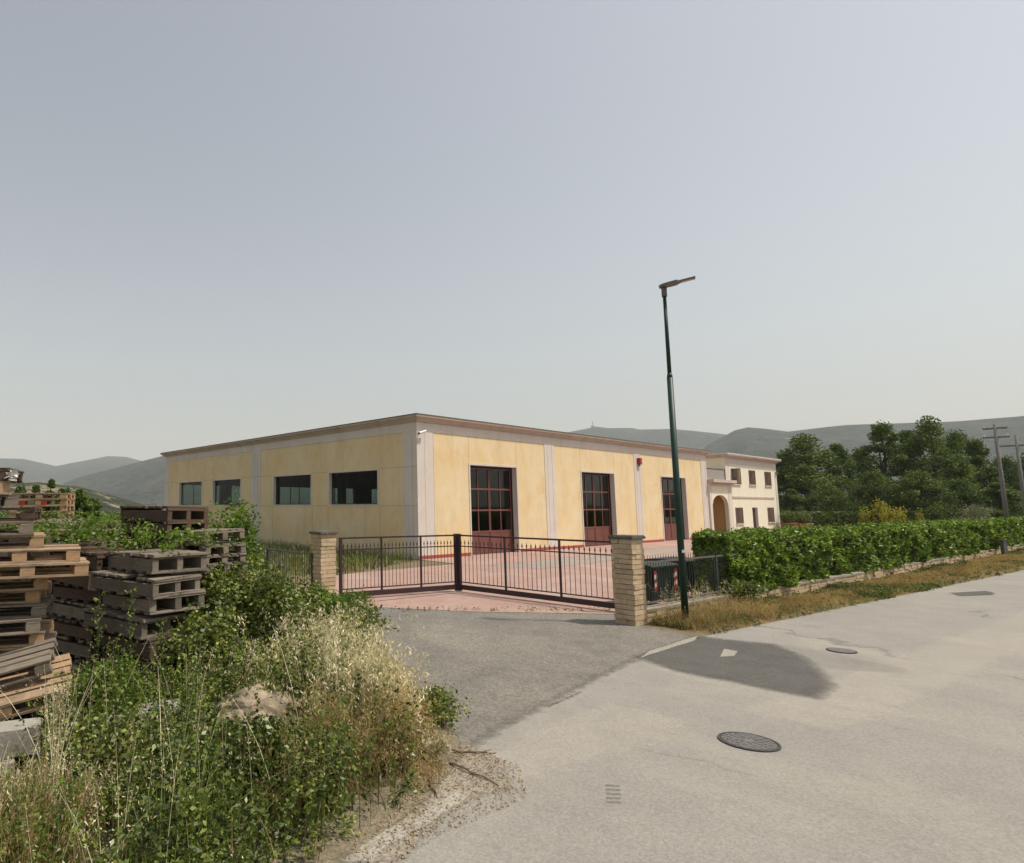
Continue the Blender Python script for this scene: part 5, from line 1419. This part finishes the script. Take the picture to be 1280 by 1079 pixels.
# bush growing behind the pallets, vine over them
bush(287, 11.6, .62, .6, 2.52, 5200, .075, M['leaf_vine'], 'bush', 'bright green bush rising behind the right pallet stack', 'bush', group='bushes behind the pallets')
bush(312, 12.2, .45, .5, 1.9, 2500, .075, M['leaf_weed'], 'bush', 'lower green bush between pallets and fence', 'bush', group='bushes behind the pallets')
t = empty('vine', cB + Vector((0, 0, 1.9)), 0, label='bright green vine sprawling over the top of the grey pallets', cat='vine')
C = []; mb = MB()
for _ in range(30):
    s_ = rng.random()*3.3; q = u*s_ + v*rng.uniform(.0, .75) + Vector((0, 0, .02+.06*s_)); a = rng.random()*6.28; pts = [q.copy()]
    for k in range(7):
        a += rng.normal()*.6; q = q + Vector((math.cos(a)*.12, math.sin(a)*.12, rng.normal()*.03+(.04 if k < 4 else -.03))); q.z = max(q.z, .03); pts.append(q.copy())
    mb.path(pts, [.004]*8, 4)
    for p_ in pts:
        for j in range(9): C.append((p_.x+rng.normal()*.06, p_.y+rng.normal()*.06, p_.z+rng.normal()*.05+.03))
mb.build('stems', M['twig'], t); link('leaves', leaf_mesh('leaves', np.array(C), .055*rng.uniform(.6, 1.3, len(C)), M['leaf_vine'], aspect=.6), t)
# tall single weeds before the pallets
def tallweed(px, D, h, label):
    g = azd(px, D); t = empty('tall_weed', g, 0, label=label, cat='weed', group='tall single weeds before the pallets')
    mb = MB(); C = []
    mb.path([(0, 0, 0), (.02, 0, h*.5), (.0, .02, h)], [.006, .005, .002], 5)
    for k in range(22):
        z = h*(.4+.6*k/22); a = k*2.4; l_ = .16*(1.15-(z/h))+.03; e = (math.cos(a)*l_, math.sin(a)*l_, z+l_*1.1)
        mb.tube((0.01, 0, z), e, .003, .001, 4)
        for j in range(11): s_ = rng.random(); C.append((e[0]*s_+rng.normal()*.012, e[1]*s_+rng.normal()*.012, z+(e[2]-z)*s_))
    mb.build('stem', M['leaf_weed'], t); link('leaves', leaf_mesh('leaves', np.array(C), .035, M['leaf_weed'], aspect=.35, updown=1.5), t)
tallweed(128, 6.6, 1.62, 'leafy mugwort standing tall before the pallets, left one')
tallweed(168, 6.7, 1.66, 'leafy mugwort standing tall before the pallets, right one')
tallweed(150, 6.3, 1.25, 'shorter leafy mugwort between the two tall ones')
tallweed(205, 6.9, 1.3, 'leafy mugwort before the corner of the grey stack')

# verge grass along the wall
def verge_poly(s0, s1, wA=None, wB=None):
    if wA is not None:
        a0 = pR + fd*(.5+s0); a1 = pR + fd*(.5+s1)
        return [(a0.x, a0.y), (a1.x, a1.y), ((a1-fnb*wB).x, (a1-fnb*wB).y), ((a0-fnb*wA).x, (a0-fnb*wA).y)]
    out = []
    for q, off in ((s0, .02), (s1, .02)): p = pR + fd*(.5+q) - fnb*off; out.append((p.x, p.y))
    for q in (s1, s0):
        p = pR + fd*(.5+q); d_ = (p-E0); t_ = d_.dot(rd); e = E0 + rd*t_ + rn*.05; out.append((e.x, e.y))
    return out
def dens(b, s_):
    """fraction across from the wall (0) to the road (1)"""
    d_ = b - np.array([E0.x, E0.y]); t_ = -(d_[:, 0]*rn.x + d_[:, 1]*rn.y); w_ = b - np.array([pR.x, pR.y]); u_ = -(w_[:, 0]*fnb.x + w_[:, 1]*fnb.y)
    return u_/(u_+np.maximum(t_, 0)+1e-6)
for (s0, s1, n, hh) in ((0, 6, 6500, .24), (6, 16, 9500, .22), (16, 44, 15000, .24)):
    where = 'near the lamp' if s0 == 0 else 'middle stretch' if s0 == 6 else 'far stretch'
    b = scatter(n, verge_poly(s0, s1)); c = dens(b, s0); cl_ = fnoise(b[:, 0], b[:, 1], .9, 3.0, 3)
    b = b[(rng.random(n) > np.clip((c-.7)/.35, 0, 1)*.8) ]; c = dens(b, s0); cl_ = fnoise(b[:, 0], b[:, 1], .9, 3.0, 3)
    h = rng.uniform(.08, hh, len(b))*np.clip(-.1+cl_*2.3, .25, 1.7)*np.clip(1.25-c*.9, .3, 1)*np.clip(.2+c*1.6, .25, 1)
    far = 1+s0*.04
    stems('verge_grass', b, h, .5, M['straw_brown'], width=.008*far, heads=3, headlen=.026*far, kind='stuff', label='dry brown grass on the verge, '+where, cat='dry grass')
    b2 = scatter(n, verge_poly(s0, s1)); g_ = fnoise(b2[:, 0], b2[:, 1], .6, 9.0, 4)-dens(b2, s0)*.12; b2 = b2[(g_ > .57) | (rng.random(n) < .05)]
    stems('verge_weeds', b2, rng.uniform(.05, .16, len(b2)), .4, M['grass_green'], width=.008*far, leaves=9, leafsize=.038*far, leafmat_=M['grass_green'], kind='stuff', label='green weeds on the verge, '+where, cat='weeds')
b = scatter(1500, verge_poly(-.1, 3.8)); b = b[dens(b, 0) < .8]; stems('lamp_grass', b, rng.uniform(.15, .48, len(b)), .4, M['straw_brown'], width=.009, heads=6, headlen=.03, kind='stuff', label='taller rusty brown grass round the foot of the street lamp', cat='dry grass')
# tall dry stalks by the lamp and bins
b = scatter(60, verge_poly(.2, 3.6, .3, .3)); stems('dry_stalks', b, rng.uniform(.5, .95, 60), .35, M['straw'], width=.007, heads=12, headlen=.035, kind='stuff', label='tall dry stalks before the picket fence', cat='dry grass')
bramble(pR+fd*4.6-fnb*.28, .4, .22, .6, 1400, 'green nettle clump below the near end of the hedge', M['leaf_weed'], .06, group='weed clumps on the verge')
# grass between warehouse and yard (left)
yardg = [(x_.x, x_.y) for x_ in (gnd(300, 722), gnd(430, 719), gnd(520, 702), W(-.1, -.6), W(-.1, 20), W(-6, 22))]
b = scatter(9000, yardg); stems('yard_grass', b, rng.uniform(.15, .6, 9000), .5, M['leaf_bramble'], width=.03, kind='stuff', label='rough green grass strip along the shaded warehouse wall', cat='grass')
b = scatter(9000, yardg); b = b[((b[:, 0]-W(0,0).x)*math.cos(WR)+(b[:, 1]-W(0,0).y)*math.sin(WR)) < -3.6]; b = b[:2600]; stems('yard_dry_grass', b, rng.uniform(.15, .5, len(b)), .5, M['straw_brown'], width=.018, kind='stuff', label='dry brown grass mixed into the strip by the warehouse', cat='grass')
# lot grass under and behind the pallets
lot = [(-7, 8), (-1, 10), (-.8, 17), (-4, 26), (-16, 40), (-22, 30)]
b = scatter(6500, lot); stems('lot_grass', b, rng.uniform(.15, .6, 6500), .45, M['grass_green'], width=.018, kind='stuff', label='rough grass over the pallet lot', cat='grass')
# weeds along the pink concrete edge
eb = np.array([tuple(gnd(x, 763+rng.normal()*1.0))[:2] for x in rng.uniform(455, 770, 120)]); stems('edge_weeds', eb, rng.uniform(.03, .12, 120), .5, M['grass_green'], width=.008, leaves=6, leafsize=.03, leafmat_=M['grass_green'], kind='stuff', label='tiny weeds in the joint before the gate', cat='weeds')
soft_sheet('bank_soil', [(-7, 2.6), (-1.5, 2.9), (-.65, 3.8), (.12, 4.75), (.9, 5.75), (1.42, 6.7), (1.5, 7.3), (1.45, 8.5), (1.3, 10), (1.1, 12), (.8, 14), (.4, 16.4), (-3, 17), (-7, 9)], M['sand_dark'], 0.007, .08, .12, label='dark earth and dead litter under the weeds')
# pebbles and dead bits on the grit
P_ = [tuple(p)[:2] for p in G((430, 1079), (450, 1040), (500, 1010), (520, 950), (585, 930), (650, 960), (660, 1000), (560, 1040), (500, 1079))]
b = scatter(900, P_); n = len(b); sc = rng.uniform(.003, .011, n)**1.0
V = []; F = []
oc = np.array([(1, 0, 0), (-1, 0, 0), (0, 1, 0), (0, -1, 0), (0, 0, .7), (0, 0, -.7)]); fc = np.array([(0, 2, 4), (2, 1, 4), (1, 3, 4), (3, 0, 4), (2, 0, 5), (1, 2, 5), (3, 1, 5), (0, 3, 5)])
for i in range(n): V.append(oc*sc[i]*rng.uniform(.6, 1.4, (6, 3))+np.array([b[i, 0], b[i, 1], .012])); F.append(fc+6*i)
link('pebbles', fast_mesh('pebbles', np.concatenate(V), np.concatenate(F), M['rock']), kind='stuff', label='small pebbles on the grit at the road edge', cat='pebbles')
b = scatter(1100, P_); me = leaf_mesh('dead_leaves', np.column_stack([b, np.full(len(b), .016)]), .022*rng.uniform(.5, 1.5, len(b)), M['straw_brown'], updown=.1, fold=.05)
link('dead_leaves', me, kind='stuff', label='dry fallen bits strewn at the foot of the weed bank', cat='litter')
# twigs on the road
for (p, q, lab) in (((560, 955), (625, 984), 'longest dry twig on the road at the tip of the weed bank'), ((565, 942), (622, 943), 'short dry twig lying level above the longest one'), ((535, 978), (547, 998), 'small dry twig pointing down beside the worn line')):
    a = gnd(*p); b_ = gnd(*q); mb = MB(); pts = []
    for k in range(7): s_ = k/6; c = a.lerp(b_, s_); pts.append((c.x+random.uniform(-.015, .015), c.y+random.uniform(-.015, .015), .012+random.uniform(0, .03)*(1-s_)))
    mb.path(pts, [.011*(1-.1*k) for k in range(7)], 6)
    for k in (2, 3, 4):
        e = Vector(pts[k])+Vector((random.uniform(-.12, .12), random.uniform(-.12, .12), .02)); mb.path([pts[k], tuple(e)], [.005, .002], 5)
    mb.build('twig', M['twig'], label=lab, cat='twig')

# ------------------------------------------------------------------ air
mb = MB(); mb.box(-9800, 9800, -9800, 9800, -60, 640)
m, T_, N, L, P = newmat('haze_air')
N.remove(P)
pv = N.new("ShaderNodeVolumePrincipled")
pv.inputs['Color'].default_value = (0.92, 0.95, 0.98, 1)
pv.inputs['Density'].default_value = 0.00011
pv.inputs['Anisotropy'].default_value = 0.0
L.new(pv.outputs[0], N["Material Output"].inputs['Volume'])
mb.build('haze', m, kind='stuff', label='pale summer haze lying over the valley')
